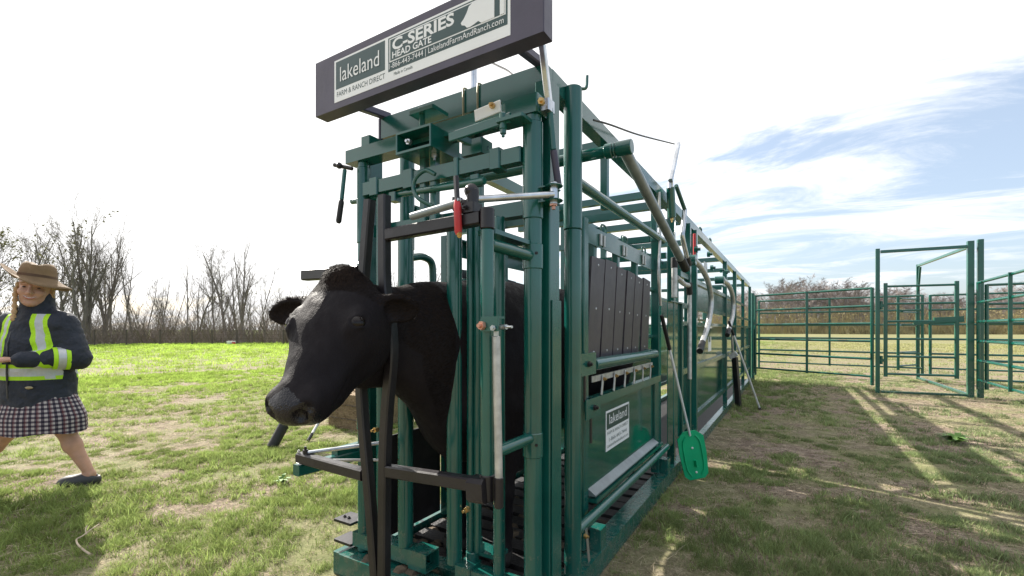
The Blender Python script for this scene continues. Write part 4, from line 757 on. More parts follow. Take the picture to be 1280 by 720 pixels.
for off in (nm_ * -.006, nm_ * .014):
    for u in (-.066, .066): q = bt + off + nm_ * .003; MB().tube(smooth_path([q + sd * u * .6 + ax * .03, q + sd * u + ax * .10, q + sd * u + ax * .28, q + sd * u * .55 + ax * .34], 4), .0065, 6).build('rib', 'paddle_green', bl)
    q = bt + off + nm_ * .003; MB().beam(q + ax * .10, q + ax * .15, .05, .012).build('rib', 'paddle_green', bl)
    for z_ in (.055, .245): MB().ball(bt + off + nm_ * .004 + ax * z_, .009, 8).build('rivet', 'white_pole', bl)
st = thing('stock_stick', 'thin white stock stick with black grip propped beside the black prop leg', 'stick', (-.39, 7.52, 0))
s0, s1 = Vector((-.39, 7.5, .0)), onX(911, 402, -.70); MB().tube([s0, s0.lerp(s1, .03), s0.lerp(s1, .86)], .013, 10).build('pole', 'white_pole', st); MB().pipe(s0.lerp(s1, .86), s1, .017).build('grip', 'black_grip', st); MB().pipe(s0, s0.lerp(s1, .03), .02).build('tip', 'black_grip', st)
# hay bale and poles to the left of the gate
m, t, b = nmat('hay'); n = noise(t, 40, 6, .7, stretch=(1, 1, 5)); r = cramp(t, n.outputs['Fac'], [(.3, (.10, .065, .035)), (.7, (.34, .25, .15))]); t.links.new(r.outputs[0], b.inputs['Base Color']); b.inputs['Roughness'].default_value = .95
hb = thing('hay_bale', 'brown rectangular hay bale lying on the grass behind the cow chin', 'hay bale', (-4.35, 3.75, 0)); R_ = random.Random(3)
bm_ = MB(); bm_.box(-4.74, -4.18, 3.56, 4.4, -.01, .40, .03); bm_.build('bale', 'hay', hb)
mb = MB()
for i in range(1500):
    fx = R_.choice('fts'); x_, y_, z_ = R_.uniform(-4.74, -4.18), R_.uniform(3.56, 4.4), R_.uniform(0, .40)
    if fx == 'f': y_ = 3.555
    elif fx == 't': z_ = .405
    else: x_ = -4.175
    d1 = Vector((R_.gauss(0, 1), R_.gauss(0, 1), R_.gauss(0, 1))).normalized() * R_.uniform(.02, .07); mb.add([Vector((x_, y_, z_)) - d1, Vector((x_, y_, z_)) + d1, Vector((x_, y_, z_ + .006)) + d1 * .9], [(0, 1, 2)])
o = mb.build('straw', 'hay', hb, smooth=False); o['kind'] = 'stuff'
for zz in (.12, .28): MB().tube([(-4.745, 3.552, zz), (-4.175, 3.552, zz)], .004, 6).build('twine', 'old_post', hb)
bp_ = thing('black_pole', 'black rubber-tipped pole propped on the grass behind the cow muzzle', 'pole', (-4.318, 2.624, 0))
g_ = onZ(340, 559); u_ = atT(376, 492, 4.75); MB().tube([g_, g_.lerp(u_, .03), g_.lerp(u_, .4)], .05, 14).build('tip', 'black_grip', bp_); MB().pipe(g_.lerp(u_, .4), u_, .04, 14).build('shaft', 'black_bar', bp_)
wp_ = thing('thin_rod', 'thin grey metal rod standing aslant in the grass beside the hay bale', 'rod', (-4.3, 3.2, 0)); g_ = onZ(385, 551); u_ = atT(402, 522, 5.0); MB().pipe(g_, g_.lerp(u_, .3), .017).build('tip', 'black_bar', wp_); MB().pipe(g_.lerp(u_, .3), u_, .015).build('shaft', 'galv', wp_)
tb = thing('feed_tub', 'small white and red tub left in the grass by the wire fence', 'tub', atT(289, 431, 35)); tb.location.z = 0; tb['_o'] = tuple(tb.location); q = Vector(tb['_o']); MB().tube([q, q + Vector((0, 0, .28))], .26, 14, .32).build('tub', 'decal_white', tb); MB().tube([q + Vector((.34, 0, 0)), q + Vector((.34, 0, .2))], .12, 10).build('side_pail', 'red_grip', tb)
# twig, weed
simple('dead_twig', (.42, .34, .25), .9)
tw = MB(); z_ = .03; tw.tube(smooth_path([onZ(113, 693, z_), onZ(104, 687, z_), onZ(97, 680, z_), onZ(96, 674, .04), onZ(103, 670, .05), onZ(112, 663, .04), onZ(124, 655, z_)], 4), .005, 6, .003); tw.tube(smooth_path([onZ(108, 668, .045), onZ(107, 662, .05), onZ(109, 657, .05)], 3), .003, 5)
tag(tw.build('fallen_twig', 'dead_twig'), 'pale crooked dead twig lying in the shadow of the walking person', 'twig')
simple('weed', (.10, .20, .035), .6, var=.3)
def weed(px, py, label, s=1.0, n=26, seed=1):
    q = onZ(px, py); o = thing('weed', label, 'weed', q); R_ = random.Random(seed); mb = MB()
    for i in range(n):
        a_ = R_.random() * 6.28; L = R_.uniform(.05, .13) * s; d = Vector((math.cos(a_), math.sin(a_), 0)); s_ = Vector((-d.y, d.x, 0)) * L * .16; up = R_.uniform(.25, .9)
        c_ = [q + d * .01, q + d * L * .45 + Vector((0, 0, L * up * .6)), q + d * L + Vector((0, 0, L * up * .55))]
        mb.add([c_[0] - s_ * .3, c_[0] + s_ * .3, c_[1] + s_, c_[1] - s_, c_[2]], [(0, 1, 2, 3), (3, 2, 4)])
    l_ = mb.build('leaves', 'weed', o, smooth=False); l_['kind'] = 'stuff'; return o
weed(1195, 553, 'bright green leafy weed clump in the grass lit by the sun right of the chute', 1.35, 60, 1); weed(352, 603, 'small bright green weed clump in the grass left of the chute', .7, 20, 2)
# ================================================================== smooth bodies: blended distance fields turned into one mesh
class Field:
    def __init__(s, lo, hi, h):
        s.h = h; s.lo = np.array(lo, float); s.n = np.ceil((np.array(hi) - s.lo) / h).astype(int) + 1
        s.D = np.full(s.n, 1.0, np.float32); s.ax = [s.lo[i] + h * np.arange(s.n[i]) for i in range(3)]
    def block(s, lo, hi):
        a = np.clip(np.floor((np.array(lo) - s.lo) / s.h).astype(int), 0, s.n); b = np.clip(np.ceil((np.array(hi) - s.lo) / s.h).astype(int) + 1, 0, s.n)
        sl = tuple(slice(a[i], b[i]) for i in range(3))
        X = s.ax[0][sl[0]][:, None, None]; Y = s.ax[1][sl[1]][None, :, None]; Z = s.ax[2][sl[2]][None, None, :]
        return sl, X, Y, Z
    def union(s, sl, d, k):
        D = s.D[sl]; d = d.astype(np.float32)
        if k <= 0: s.D[sl] = np.minimum(D, d); return
        hh = np.clip(0.5 + 0.5 * (D - d) / k, 0, 1); s.D[sl] = D * (1 - hh) + d * hh - k * hh * (1 - hh)
    def carve(s, sl, d, k):
        D = s.D[sl]; d = -d.astype(np.float32); hh = np.clip(0.5 - 0.5 * (D - d) / max(k, 1e-5), 0, 1); s.D[sl] = D * (1 - hh) + d * hh + k * hh * (1 - hh)
    def cone(s, a, b, ra, rb, k=0.02, flat=None, fs=1.0, op='u'):
        """tapered capsule; 'flat' squeezes it by fs along that direction"""
        a = np.array(a, float); b = np.array(b, float); m = max(ra, rb) + k + 3 * s.h
        sl, X, Y, Z = s.block(np.minimum(a, b) - m, np.maximum(a, b) + m)
        ab = b - a; L = ab @ ab; px, py, pz = X - a[0], Y - a[1], Z - a[2]
        t = np.clip((px * ab[0] + py * ab[1] + pz * ab[2]) / max(L, 1e-9), 0, 1)
        qx, qy, qz = px - t * ab[0], py - t * ab[1], pz - t * ab[2]
        if flat is not None:
            f = np.array(flat, float); f /= np.linalg.norm(f); c = (qx * f[0] + qy * f[1] + qz * f[2]) * (1 / fs - 1); qx, qy, qz = qx + c * f[0], qy + c * f[1], qz + c * f[2]
        d = np.sqrt(qx * qx + qy * qy + qz * qz) - (ra + (rb - ra) * t)
        if flat is not None: d = d * (0.5 + 0.5 * fs)
        (s.union if op == 'u' else s.carve)(sl, d, k)
    def chain(s, pts, k=0.02, **kw):
        for (a, ra), (b, rb) in zip(pts, pts[1:]): s.cone(a, b, ra, rb, k, **kw)
    def ell(s, c, r, axes=None, k=0.02, op='u'):
        c = np.array(c, float); m = max(r) + k + 3 * s.h; sl, X, Y, Z = s.block(c - m, c + m); px, py, pz = X - c[0], Y - c[1], Z - c[2]
        if axes is None: q = (px, py, pz)
        else: q = [px * e[0] + py * e[1] + pz * e[2] for e in axes]
        k0 = np.sqrt((q[0] / r[0]) ** 2 + (q[1] / r[1]) ** 2 + (q[2] / r[2]) ** 2); k1 = np.sqrt((q[0] / r[0] ** 2) ** 2 + (q[1] / r[1] ** 2) ** 2 + (q[2] / r[2] ** 2) ** 2)
        d = k0 * (k0 - 1) / np.maximum(k1, 1e-6); d = np.where(k0 < 1e-4, -min(r), d)
        (s.union if op == 'u' else s.carve)(sl, d, k)
    def mesh(s):
        D = s.D; neg = D < 0; n = s.n
        cnt = np.zeros(n - 1, np.uint8)
        for i in (0, 1):
            for j in (0, 1):
                for k in (0, 1): cnt += neg[i:n[0] - 1 + i, j:n[1] - 1 + j, k:n[2] - 1 + k]
        I, J, K = np.nonzero((cnt > 0) & (cnt < 8)); idx = np.full(n - 1, -1, np.int32); idx[I, J, K] = np.arange(len(I))
        corner = {(i, j, k): D[I + i, J + j, K + k] for i in (0, 1) for j in (0, 1) for k in (0, 1)}
        acc = np.zeros((len(I), 3)); num = np.zeros(len(I))
        for a in range(3):
            for u in (0, 1):
                for v in (0, 1):
                    c0 = [0, 0, 0]; o = [x for x in range(3) if x != a]; c0[o[0]] = u; c0[o[1]] = v; c1 = list(c0); c1[a] = 1
                    d0, d1 = corner[tuple(c0)], corner[tuple(c1)]; hit = (d0 < 0) != (d1 < 0); t = np.where(hit, d0 / np.where(hit, d0 - d1, 1), 0)
                    p = np.empty((len(I), 3)); p[:, a] = t; p[:, o[0]] = u; p[:, o[1]] = v; acc[hit] += p[hit]; num += hit
        V = s.lo + s.h * (np.stack([I, J, K], 1) + acc / num[:, None]); Q = []
        for a in range(3):
            o = [(a + 1) % 3, (a + 2) % 3]; sl0 = [slice(1, n[x] - 1) for x in range(3)]; sl1 = list(sl0); sl0[a] = slice(0, n[a] - 1); sl1[a] = slice(1, n[a])
            A0, A1 = neg[tuple(sl0)], neg[tuple(sl1)]; P = np.stack(np.nonzero(A0 != A1), 1); st = A0[tuple(P.T)]; base = P.copy()
            for x in o: base[:, x] += 1
            def cell(du, dv): q = base.copy(); q[:, o[0]] -= du; q[:, o[1]] -= dv; return idx[q[:, 0], q[:, 1], q[:, 2]]
            q4 = np.stack([cell(1, 1), cell(0, 1), cell(0, 0), cell(1, 0)], 1); q4[~st] = q4[~st][:, ::-1]; Q.append(q4)
        return V, np.concatenate(Q)
def vnormals(V, Q):
    fn = np.cross(V[Q[:, 2]] - V[Q[:, 0]], V[Q[:, 3]] - V[Q[:, 1]]); N = np.zeros_like(V)
    for i in range(4): np.add.at(N, Q[:, i], fn)
    return N / np.maximum(np.linalg.norm(N, axis=1), 1e-12)[:, None]
# ================================================================== the cow
m, t, b = nmat('hide'); n = noise(t, 3.0, 6, .6); r = cramp(t, n.outputs['Fac'], [(.3, (.009, .008, .0105)), (.7, (.019, .0155, .0165))]); t.links.new(r.outputs[0], b.inputs['Base Color']); b.inputs['Roughness'].default_value = .6; b.inputs['Specular IOR Level'].default_value = .085
n2 = noise(t, 260, 3, .6, stretch=(1, 1, .35)); bp = t.nodes.new('ShaderNodeBump'); bp.inputs['Strength'].default_value = .4; bp.inputs['Distance'].default_value = .004
n5 = noise(t, 34, 5, .65, stretch=(1, 1, .5)); hm5 = t.nodes.new('ShaderNodeMath'); hm5.operation = 'MULTIPLY_ADD'; t.links.new(n5.outputs['Fac'], hm5.inputs[0]); hm5.inputs[1].default_value = 2.2; t.links.new(n2.outputs['Fac'], hm5.inputs[2]); t.links.new(hm5.outputs[0], bp.inputs['Height']); t.links.new(bp.outputs[0], b.inputs['Normal'])
rr5 = t.nodes.new('ShaderNodeMapRange'); rr5.inputs[1].default_value = .35; rr5.inputs[2].default_value = .65; rr5.inputs[3].default_value = .5; rr5.inputs[4].default_value = .75; t.links.new(n5.outputs['Fac'], rr5.inputs[0]); t.links.new(rr5.outputs[0], b.inputs['Roughness'])
m, t, b = nmat('nose_skin'); b.inputs['Base Color'].default_value = (.012, .010, .012, 1); b.inputs['Roughness'].default_value = .26; b.inputs['Specular IOR Level'].default_value = .38; vo = t.nodes.new('ShaderNodeTexVoronoi'); vo.inputs['Scale'].default_value = 170; c_ = t.nodes.new('ShaderNodeTexCoord'); t.links.new(c_.outputs['Object'], vo.inputs['Vector']); bp = t.nodes.new('ShaderNodeBump'); bp.inputs['Strength'].default_value = .5; bp.inputs['Distance'].default_value = .003; t.links.new(vo.outputs['Distance'], bp.inputs['Height']); t.links.new(bp.outputs[0], b.inputs['Normal'])
m = bpy.data.materials.new('fur'); m.use_nodes = True; MATS['fur'] = m; t = m.node_tree; b = t.nodes['Principled BSDF']; at = t.nodes.new('ShaderNodeAttribute'); at.attribute_name = 'col'; t.links.new(at.outputs['Color'], b.inputs['Base Color']); b.inputs['Roughness'].default_value = .6; b.inputs['Specular IOR Level'].default_value = .03
simple('eye_dark', (.010, .006, .005), .09, var=.1, spec=.28); simple('hoof', (.03, .026, .024), .5)
ang = RAD(15); fh = Vector((SN * math.cos(ang) - CS * math.sin(ang), -CS * math.cos(ang) - SN * math.sin(ang), 0)).normalized(); PITCH = RAD(54)
EF = fh * math.cos(PITCH) - Vector((0, 0, math.sin(PITCH))); EU = fh * math.sin(PITCH) + Vector((0, 0, math.cos(PITCH))); EL = Vector((0, 0, 1)).cross(fh)
HC = atT(423, 345, 1.53)
HWD = 1.10
def HP(s_, v_, w_=0.0): return np.array(HC + EF * s_ + EU * v_ + EL * (w_ * HWD))
HA = [np.array(EF), np.array(EU), np.array(EL) / HWD]
cf = Field((-1.72, .60, .06), (-.86, 3.72, 1.62), .0075)
NX = -1.332
# trunk
cf.ell((-1.28, 2.02, 1.02), (.25, .42, .37), k=.08); cf.ell((-1.28, 2.62, .99), (.31, .62, .40), k=.08); cf.ell((-1.28, 3.22, 1.07), (.27, .36, .33), k=.08)
cf.cone((-1.28, 1.95, 1.22), (-1.28, 3.30, 1.27), .14, .14, .08)
for sx in (-1, 1):
    cf.ell((-1.28 + .15 * sx, 1.86, .92), (.12, .20, .30), k=.06)
    cf.chain([((-1.28 + .15 * sx, 1.80, .80), .11), ((-1.28 + .14 * sx, 1.82, .56), .065), ((-1.28 + .135 * sx, 1.80, .40), .052), ((-1.28 + .135 * sx, 1.82, .20), .034), ((-1.28 + .135 * sx, 1.80, .14), .046)], k=.03)
    cf.cone((-1.28 + .135 * sx, 1.79, .125), (-1.28 + .135 * sx, 1.79, .105), .05, .055, .02)
    cf.chain([((-1.28 + .15 * sx, 3.20, .98), .19), ((-1.28 + .18 * sx, 3.08, .72), .13), ((-1.28 + .17 * sx, 3.42, .50), .052), ((-1.28 + .16 * sx, 3.38, .22), .036), ((-1.28 + .16 * sx, 3.35, .14), .05)], k=.04)
cf.chain([((-1.28, 3.55, 1.30), .05), ((-1.28, 3.64, 1.10), .035), ((-1.28, 3.62, .6), .03)], k=.03)
# brisket, neck squeezed between the bars
cf.ell((-1.28, 1.68, .84), (.18, .23, .27), k=.08); cf.cone((-1.30, 1.42, 1.0), (-1.28, 1.72, .74), .15, .17, .08, flat=(1, 0, 0), fs=.85)
cf.cone((-1.28, 1.80, 1.12), (-1.30, 1.45, 1.12), .26, .205, .08, flat=(1, 0, 0), fs=.72)
cf.cone((-1.30, 1.45, 1.12), (NX, 1.27, 1.115), .205, .172, .06, flat=(1, 0, 0), fs=.60); cf.cone((NX, 1.27, 1.115), (NX, 1.16, 1.11), .172, .16, .03, flat=(1, 0, 0), fs=.46)
cf.cone((NX, 1.17, 1.105), HP(.09, -.16), .158, .135, .04, flat=np.array(EL), fs=.58)
cf.cone((-1.29, 1.75, 1.26), (-1.30, 1.40, 1.24), .11, .075, .05); cf.cone((NX, 1.35, 1.235), HP(.02, -.085), .062, .062, .04)
# head
cf.ell(HP(.075, -.085), (.125, .095, .122), HA, .04); cf.ell(HP(.165, -.072), (.11, .078, .116), HA, .04)
cf.ell(HP(.0, -.045), (.055, .05, .062), HA, .04); cf.ell(HP(-.012, -.012), (.035, .03, .045), HA, .03)
for w_ in (-1, 1):
    cf.ell(HP(.165, -.056, .086 * w_), (.056, .040, .042), HA, .025)
    cf.ell(HP(.155, -.178, .068 * w_), (.115, .088, .052), HA, .05); cf.ell(HP(.12, -.13, .085 * w_), (.09, .07, .045), HA, .05)
    cf.cone(HP(.13, -.235, .045 * w_), HP(.36, -.165, .028 * w_), .048, .036, .04)
    cf.cone(HP(.20, -.10, .072 * w_), HP(.36, -.10, .05 * w_), .042, .042, .05)
    cf.cone(HP(.22, -.062, .06 * w_), HP(.30, -.055, .04 * w_), .022, .02, .04)
cf.cone(HP(.20, -.085), HP(.40, -.068), .074, .056, .05); cf.cone(HP(.20, -.15), HP(.38, -.125), .085, .06, .05)
cf.ell(HP(.425, -.080), (.066, .056, .078), HA, .035); cf.ell(HP(.456, -.066), (.040, .044, .072), HA, .022)
for w_ in (-1, 1): cf.ell(HP(.432, -.052, .05 * w_), (.036, .026, .028), HA, .02); cf.ell(HP(.415, -.118, .035 * w_), (.055, .034, .036), HA, .025)
cf.ell(HP(.405, -.152), (.058, .026, .046), HA, .025)
def eye_frame(w_):
    nn = (EL * (.74 * w_) + EU * .56 - EF * .06).normalized(); t2 = EU * .74 - EL * (.56 * w_); l1 = EF * .62 + t2 * .78; l1 = (l1 - nn * l1.dot(nn)).normalized(); p = HP(.170, -.036, .106 * w_); nn_a = np.array(nn)
    if w_ not in EYE:      # find the skin along the eye's axis
        ii = lambda q: tuple(np.round((q - cf.lo) / cf.h).astype(int)); xs_e = np.arange(-.05, .06, .0015); EYE[w_] = max([x for x in xs_e if cf.D[ii(p + nn_a * x)] < 0] or [0])
    return p + nn_a * EYE[w_], nn_a, np.array(l1), np.array(nn.cross(l1))
EYE = {}
# mouth line, nostrils, eye sockets
for w_ in (-1, 1):
    for a_, b_ in (((.475, -.118, .015), (.44, -.128, .062)), ((.44, -.128, .064), (.37, -.128, .079)), ((.37, -.128, .079), (.32, -.118, .089))): cf.cone(HP(a_[0], a_[1], a_[2] * w_), HP(b_[0], b_[1], b_[2] * w_), .004, .004, .008, op='c')
    cf.ell(HP(.480, -.056, .042 * w_), (.022, .024, .018), HA, .010, op='c'); cf.ell(HP(.466, -.040, .062 * w_), (.021, .015, .014), HA, .010, op='c')
    E0, en, e1, e2 = eye_frame(w_)
    cf.ell(E0 + en * .006, (.033, .020, .024), [e1, e2, en], .003, op='c')
    lid = lambda a0, hh: E0 + e1 * (.033 * math.cos(a0)) + e2 * (hh * math.sin(a0)) + en * (.002 - .014 * abs(math.cos(a0)))
    for a0 in (0, 45, 90, 135): cf.cone(lid(RAD(a0), .0205), lid(RAD(a0 + 45), .0205), .0058, .0058, .004); cf.cone(lid(RAD(-a0), .0205), lid(RAD(-a0 - 45), .0205), .0052, .0052, .004)
    # wrinkles behind and above the eye
    cf.cone(HP(.13, -.035, .10 * w_), HP(.20, -.03, .095 * w_), .016, .012, .02)
# ears
def ear(w_, d, root, L, wd, front):
    d = Vector(d).normalized(); f_ = Vector(front); f_ = (f_ - d * f_.dot(d)).normalized(); sd = d.cross(f_); axs = [np.array(d), np.array(sd), np.array(f_)]; root = Vector(root)
    cf.cone(root - d * .02, root + d * .05, .034, .032, .025); cf.ell(root + d * L * .55, (L * .50, wd, .024), axs, .018); cf.ell(root + d * L * .58 + f_ * .022, (L * .42, wd * .76, .022), axs, .008, op='c')
    return root + d * L
EB = -fh
tipL = ear(1, EL * .70 + EB * .50 + Vector((0, 0, -.10)), HP(.055, -.09, .10), .14, .052, fh * .9 + Vector((0, 0, -.25)))
tipR = ear(-1, EL * -.95 + EB * .05 + Vector((0, 0, -.16)), HP(.055, -.085, -.10), .20, .048, fh * .9 + Vector((0, 0, -.2)))
V, Q = cf.mesh(); N = vnormals(V, Q)
V = V + N * ((vnoise(V[:, 0] * 9 + V[:, 2] * 6 + 40, V[:, 1] * 9 + V[:, 2] * 5 + 40, 31, 3) - .5) * .006)[:, None]
lc = (V - np.array(HC)) @ np.stack(HA, 1)            # head coordinates of every vertex
cow = thing('cow', 'black cow with its head held out through the head gate bars', 'cow', (-1.28, 2.4, 0)); OFF = np.array((-1.28, 2.4, 0))
bo = numpy_mesh('body', V - OFF, Q, 'hide', 4, smooth=True); bo.parent = cow; bo['_o'] = cow['_o']
me = bo.data; me.materials.append(MATS['nose_skin']); me.materials.append(MATS['hoof']); fc = lc[Q].mean(1); fz = V[Q].mean(1)
pad = (fc[:, 0] > .412 + .05 * np.abs(fc[:, 2]) / .07) & (fc[:, 1] > -.105) | (fc[:, 0] > .455)
me.polygons.foreach_set('material_index', np.where(pad & (fz[:, 1] < 1.0), 1, np.where(fz[:, 2] < .135, 2, 0)).astype(np.int32))
for w_ in (-1, 1): E0, en, e1, e2 = eye_frame(w_); MB().ball(E0 - en * .0155, .0265, 24).build('eye', 'eye_dark', cow, angle=180)
# short coat: fine hairs lying along the body, longer and tousled on the poll
RS = np.random.RandomState(5)
tri = np.concatenate([Q[:, [0, 1, 2]], Q[:, [0, 2, 3]]]); tc_ = V[tri].mean(1); ar = .5 * np.linalg.norm(np.cross(V[tri[:, 1]] - V[tri[:, 0]], V[tri[:, 2]] - V[tri[:, 0]]), axis=1)
lt = (tc_ - np.array(HC)) @ np.stack(HA, 1); headm = (tc_[:, 1] < 1.45)
wgt = ar * np.where(headm, 1.0, np.where(tc_[:, 2] > 1.1, .22, .05)); wgt[(lt[:, 0] > .41) & headm] = 0; wgt[tc_[:, 2] < .5] = 0
face = headm & (lt[:, 0] > .07) & (np.abs(lt[:, 2]) < .16); wgt[face] *= 0.0
poll = np.exp(-((lt[:, 0] - .0) ** 2 + (lt[:, 1]) ** 2 + (lt[:, 2] * .75) ** 2) / .06 ** 2) * headm; wgt *= 1 + 1.5 * poll
nh = 80000; pick = RS.choice(len(tri), nh, p=wgt / wgt.sum()); u = RS.rand(nh, 2); u = np.where((u.sum(1) > 1)[:, None], 1 - u, u)
P = V[tri[pick, 0]] + (V[tri[pick, 1]] - V[tri[pick, 0]]) * u[:, :1] + (V[tri[pick, 2]] - V[tri[pick, 0]]) * u[:, 1:]
Nn = N[tri[pick, 0]]; hl = lt[pick]; pl = poll[pick]; hd = headm[pick] & (hl[:, 0] > -.05)
flow = np.where(hd[:, None], -np.array(EF) * .8 - np.array(EU) * .35 + np.sign(hl[:, 2])[:, None] * np.array(EL) * .35, np.array([0, .75, -.65]))
flow = np.where((pl > .25)[:, None], np.array(EF) * .9 + RS.normal(0, .5, (nh, 3)), flow); flow = flow + RS.normal(0, .22, (nh, 3))
flow -= Nn * (flow * Nn).sum(1)[:, None]; flow /= np.maximum(np.linalg.norm(flow, axis=1), 1e-6)[:, None]
earm = (np.abs(hl[:, 2]) > .12) & headm[pick] & (hl[:, 0] < .11)
ln_ = (.006 + .006 * RS.rand(nh)) * (1 + 1.5 * pl + .2 * earm); lift = .06 + .12 * RS.rand(nh) + .28 * pl + .12 * earm
side = np.cross(flow, Nn); wd = (.00055 + .0003 * RS.rand(nh))[:, None]
mid = P + flow * (ln_ * .55)[:, None] + Nn * (ln_ * lift * .55)[:, None]; tip = P + flow * ln_[:, None] + Nn * (ln_ * lift * .75)[:, None]
hv = np.stack([P - side * wd, P + side * wd, mid + side * wd * .7, mid - side * wd * .7, tip], 1).reshape(-1, 3); b5 = np.arange(nh)[:, None] * 5
hf = np.concatenate([b5 + np.array([[0, 1, 2]]), b5 + np.array([[0, 2, 3]]), b5 + np.array([[3, 2, 4]])])
hc = (np.array([.014, .0115, .0115]) * (.5 + RS.rand(nh))[:, None]) + (RS.rand(nh) * np.clip(pl + .35 * earm + .15 * (~hd), 0, 1))[:, None] * np.array([.035, .02, .012])
hr = numpy_mesh('coat', hv - OFF, hf, 'fur', 3, np.repeat(hc, 5, 0)); hr.parent = cow; hr['_o'] = cow['_o']; hr['kind'] = 'stuff'
# ================================================================== the walking person
simple('skin', (.48, .26, .175), .5, var=.12, scale=20); MATS['skin'].node_tree.nodes['Principled BSDF'].inputs['Subsurface Weight'].default_value = .15; MATS['skin'].node_tree.nodes['Principled BSDF'].inputs['Subsurface Radius'].default_value = (.02, .008, .005)
simple('hat_felt', (.17, .105, .05), .85, var=.2, scale=12, bump=.3, bscale=200); simple('hat_band', (.09, .045, .02), .7); simple('braid', (.42, .25, .11), .6, var=.3, scale=60); simple('clog', (.035, .035, .037), .55); simple('device', (.012, .012, .013), .4); simple('teeth', (.6, .55, .5), .3, var=.03); simple('lip', (.42, .12, .10), .4)
simple('hivis', (.42, .72, .015), .6, var=.06); simple('silver_tape', (.52, .53, .54), .35, metal=.3, var=.1, scale=40); simple('metal_zip', (.35, .30, .18), .35, metal=.8)
def nmath(t, op, a, b=None, clamp=False):
    n = t.nodes.new('ShaderNodeMath'); n.operation = op; n.use_clamp = clamp
    for i, v in enumerate((a, b)):
        if v is None: continue
        if isinstance(v, (int, float)): n.inputs[i].default_value = v
        else: t.links.new(v, n.inputs[i])
    return n.outputs[0]
# jacket cloth: navy with sewn-on hi-vis tape
m, t, b = nmat('jacket'); c_ = t.nodes.new('ShaderNodeTexCoord'); sp = t.nodes.new('ShaderNodeSeparateXYZ'); t.links.new(c_.outputs['Object'], sp.inputs[0]); X_, Y_, Z_ = sp.outputs
def band(src, lo, hi): return nmath(t, 'MULTIPLY', nmath(t, 'GREATER_THAN', src, lo), nmath(t, 'LESS_THAN', src, hi))
def vmax(*a):
    r = a[0]
    for q in a[1:]: r = nmath(t, 'MAXIMUM', r, q)
    return r
xs_ = nmath(t, 'ABSOLUTE', nmath(t, 'ADD', X_, .0)); xs_ = nmath(t, 'ADD', xs_, nmath(t, 'MULTIPLY', nmath(t, 'SUBTRACT', Z_, 1.0), .18)); tors = nmath(t, 'LESS_THAN', nmath(t, 'ABSOLUTE', X_), .225); tors = nmath(t, 'MULTIPLY', tors, nmath(t, 'GREATER_THAN', Y_, -.195)); up = band(Z_, .80, 1.262)
yel = vmax(nmath(t, 'MULTIPLY', nmath(t, 'MULTIPLY', band(xs_, .103, .197), tors), up), nmath(t, 'MULTIPLY', band(Z_, .795, .905), tors)); sil = vmax(nmath(t, 'MULTIPLY', nmath(t, 'MULTIPLY', band(xs_, .130, .170), tors), up), nmath(t, 'MULTIPLY', band(Z_, .822, .878), tors))
nn_ = noise(t, 9, 5); r = cramp(t, nn_.outputs['Fac'], [(.3, (.009, .012, .021)), (.7, (.02, .025, .04))])
m1 = t.nodes.new('ShaderNodeMixRGB'); t.links.new(yel, m1.inputs[0]); t.links.new(r.outputs[0], m1.inputs[1]); m1.inputs[2].default_value = (.42, .72, .015, 1); m2 = t.nodes.new('ShaderNodeMixRGB'); t.links.new(sil, m2.inputs[0]); t.links.new(m1.outputs[0], m2.inputs[1]); m2.inputs[2].default_value = (.50, .51, .52, 1); t.links.new(m2.outputs[0], b.inputs['Base Color']); b.inputs['Roughness'].default_value = .75
nb = noise(t, 16, 4, .6); bp = t.nodes.new('ShaderNodeBump'); bp.inputs['Strength'].default_value = .8; bp.inputs['Distance'].default_value = .02; t.links.new(nb.outputs['Fac'], bp.inputs['Height']); t.links.new(bp.outputs[0], b.inputs['Normal'])
# checked skirt
m, t, b = nmat('skirt_check'); c_ = t.nodes.new('ShaderNodeTexCoord'); sp = t.nodes.new('ShaderNodeSeparateXYZ'); t.links.new(c_.outputs['Object'], sp.inputs[0]); X_, Y_, Z_ = sp.outputs
ang_ = nmath(t, 'ARCTAN2', X_, nmath(t, 'MULTIPLY', Y_, -1.35)); su = nmath(t, 'GREATER_THAN', nmath(t, 'SINE', nmath(t, 'MULTIPLY', ang_, 46.0)), 0.0); sv = nmath(t, 'GREATER_THAN', nmath(t, 'SINE', nmath(t, 'MULTIPLY', Z_, 215.0)), 0.0); s2 = nmath(t, 'GREATER_THAN', nmath(t, 'SINE', nmath(t, 'MULTIPLY', ang_, 23.0)), .75)
sm = nmath(t, 'MULTIPLY', nmath(t, 'ADD', su, sv), .5); r = cramp(t, sm, [(.0, (.42, .38, .37)), (.5, (.09, .07, .09)), (1.0, (.012, .01, .022))]); mxx = t.nodes.new('ShaderNodeMixRGB'); t.links.new(nmath(t, 'MULTIPLY', s2, .35), mxx.inputs[0]); t.links.new(r.outputs[0], mxx.inputs[1]); mxx.inputs[2].default_value = (.16, .03, .03, 1); t.links.new(mxx.outputs[0], b.inputs['Base Color']); b.inputs['Roughness'].default_value = .9
WP = Vector((-4.715, 1.095, 0)); pe = thing('person', 'person in brown brimmed hat, navy high-visibility jacket and checked skirt walking on the grass', 'person', WP); pe.rotation_euler = (0, 0, TH); pe['_o'] = (0, 0, 0)
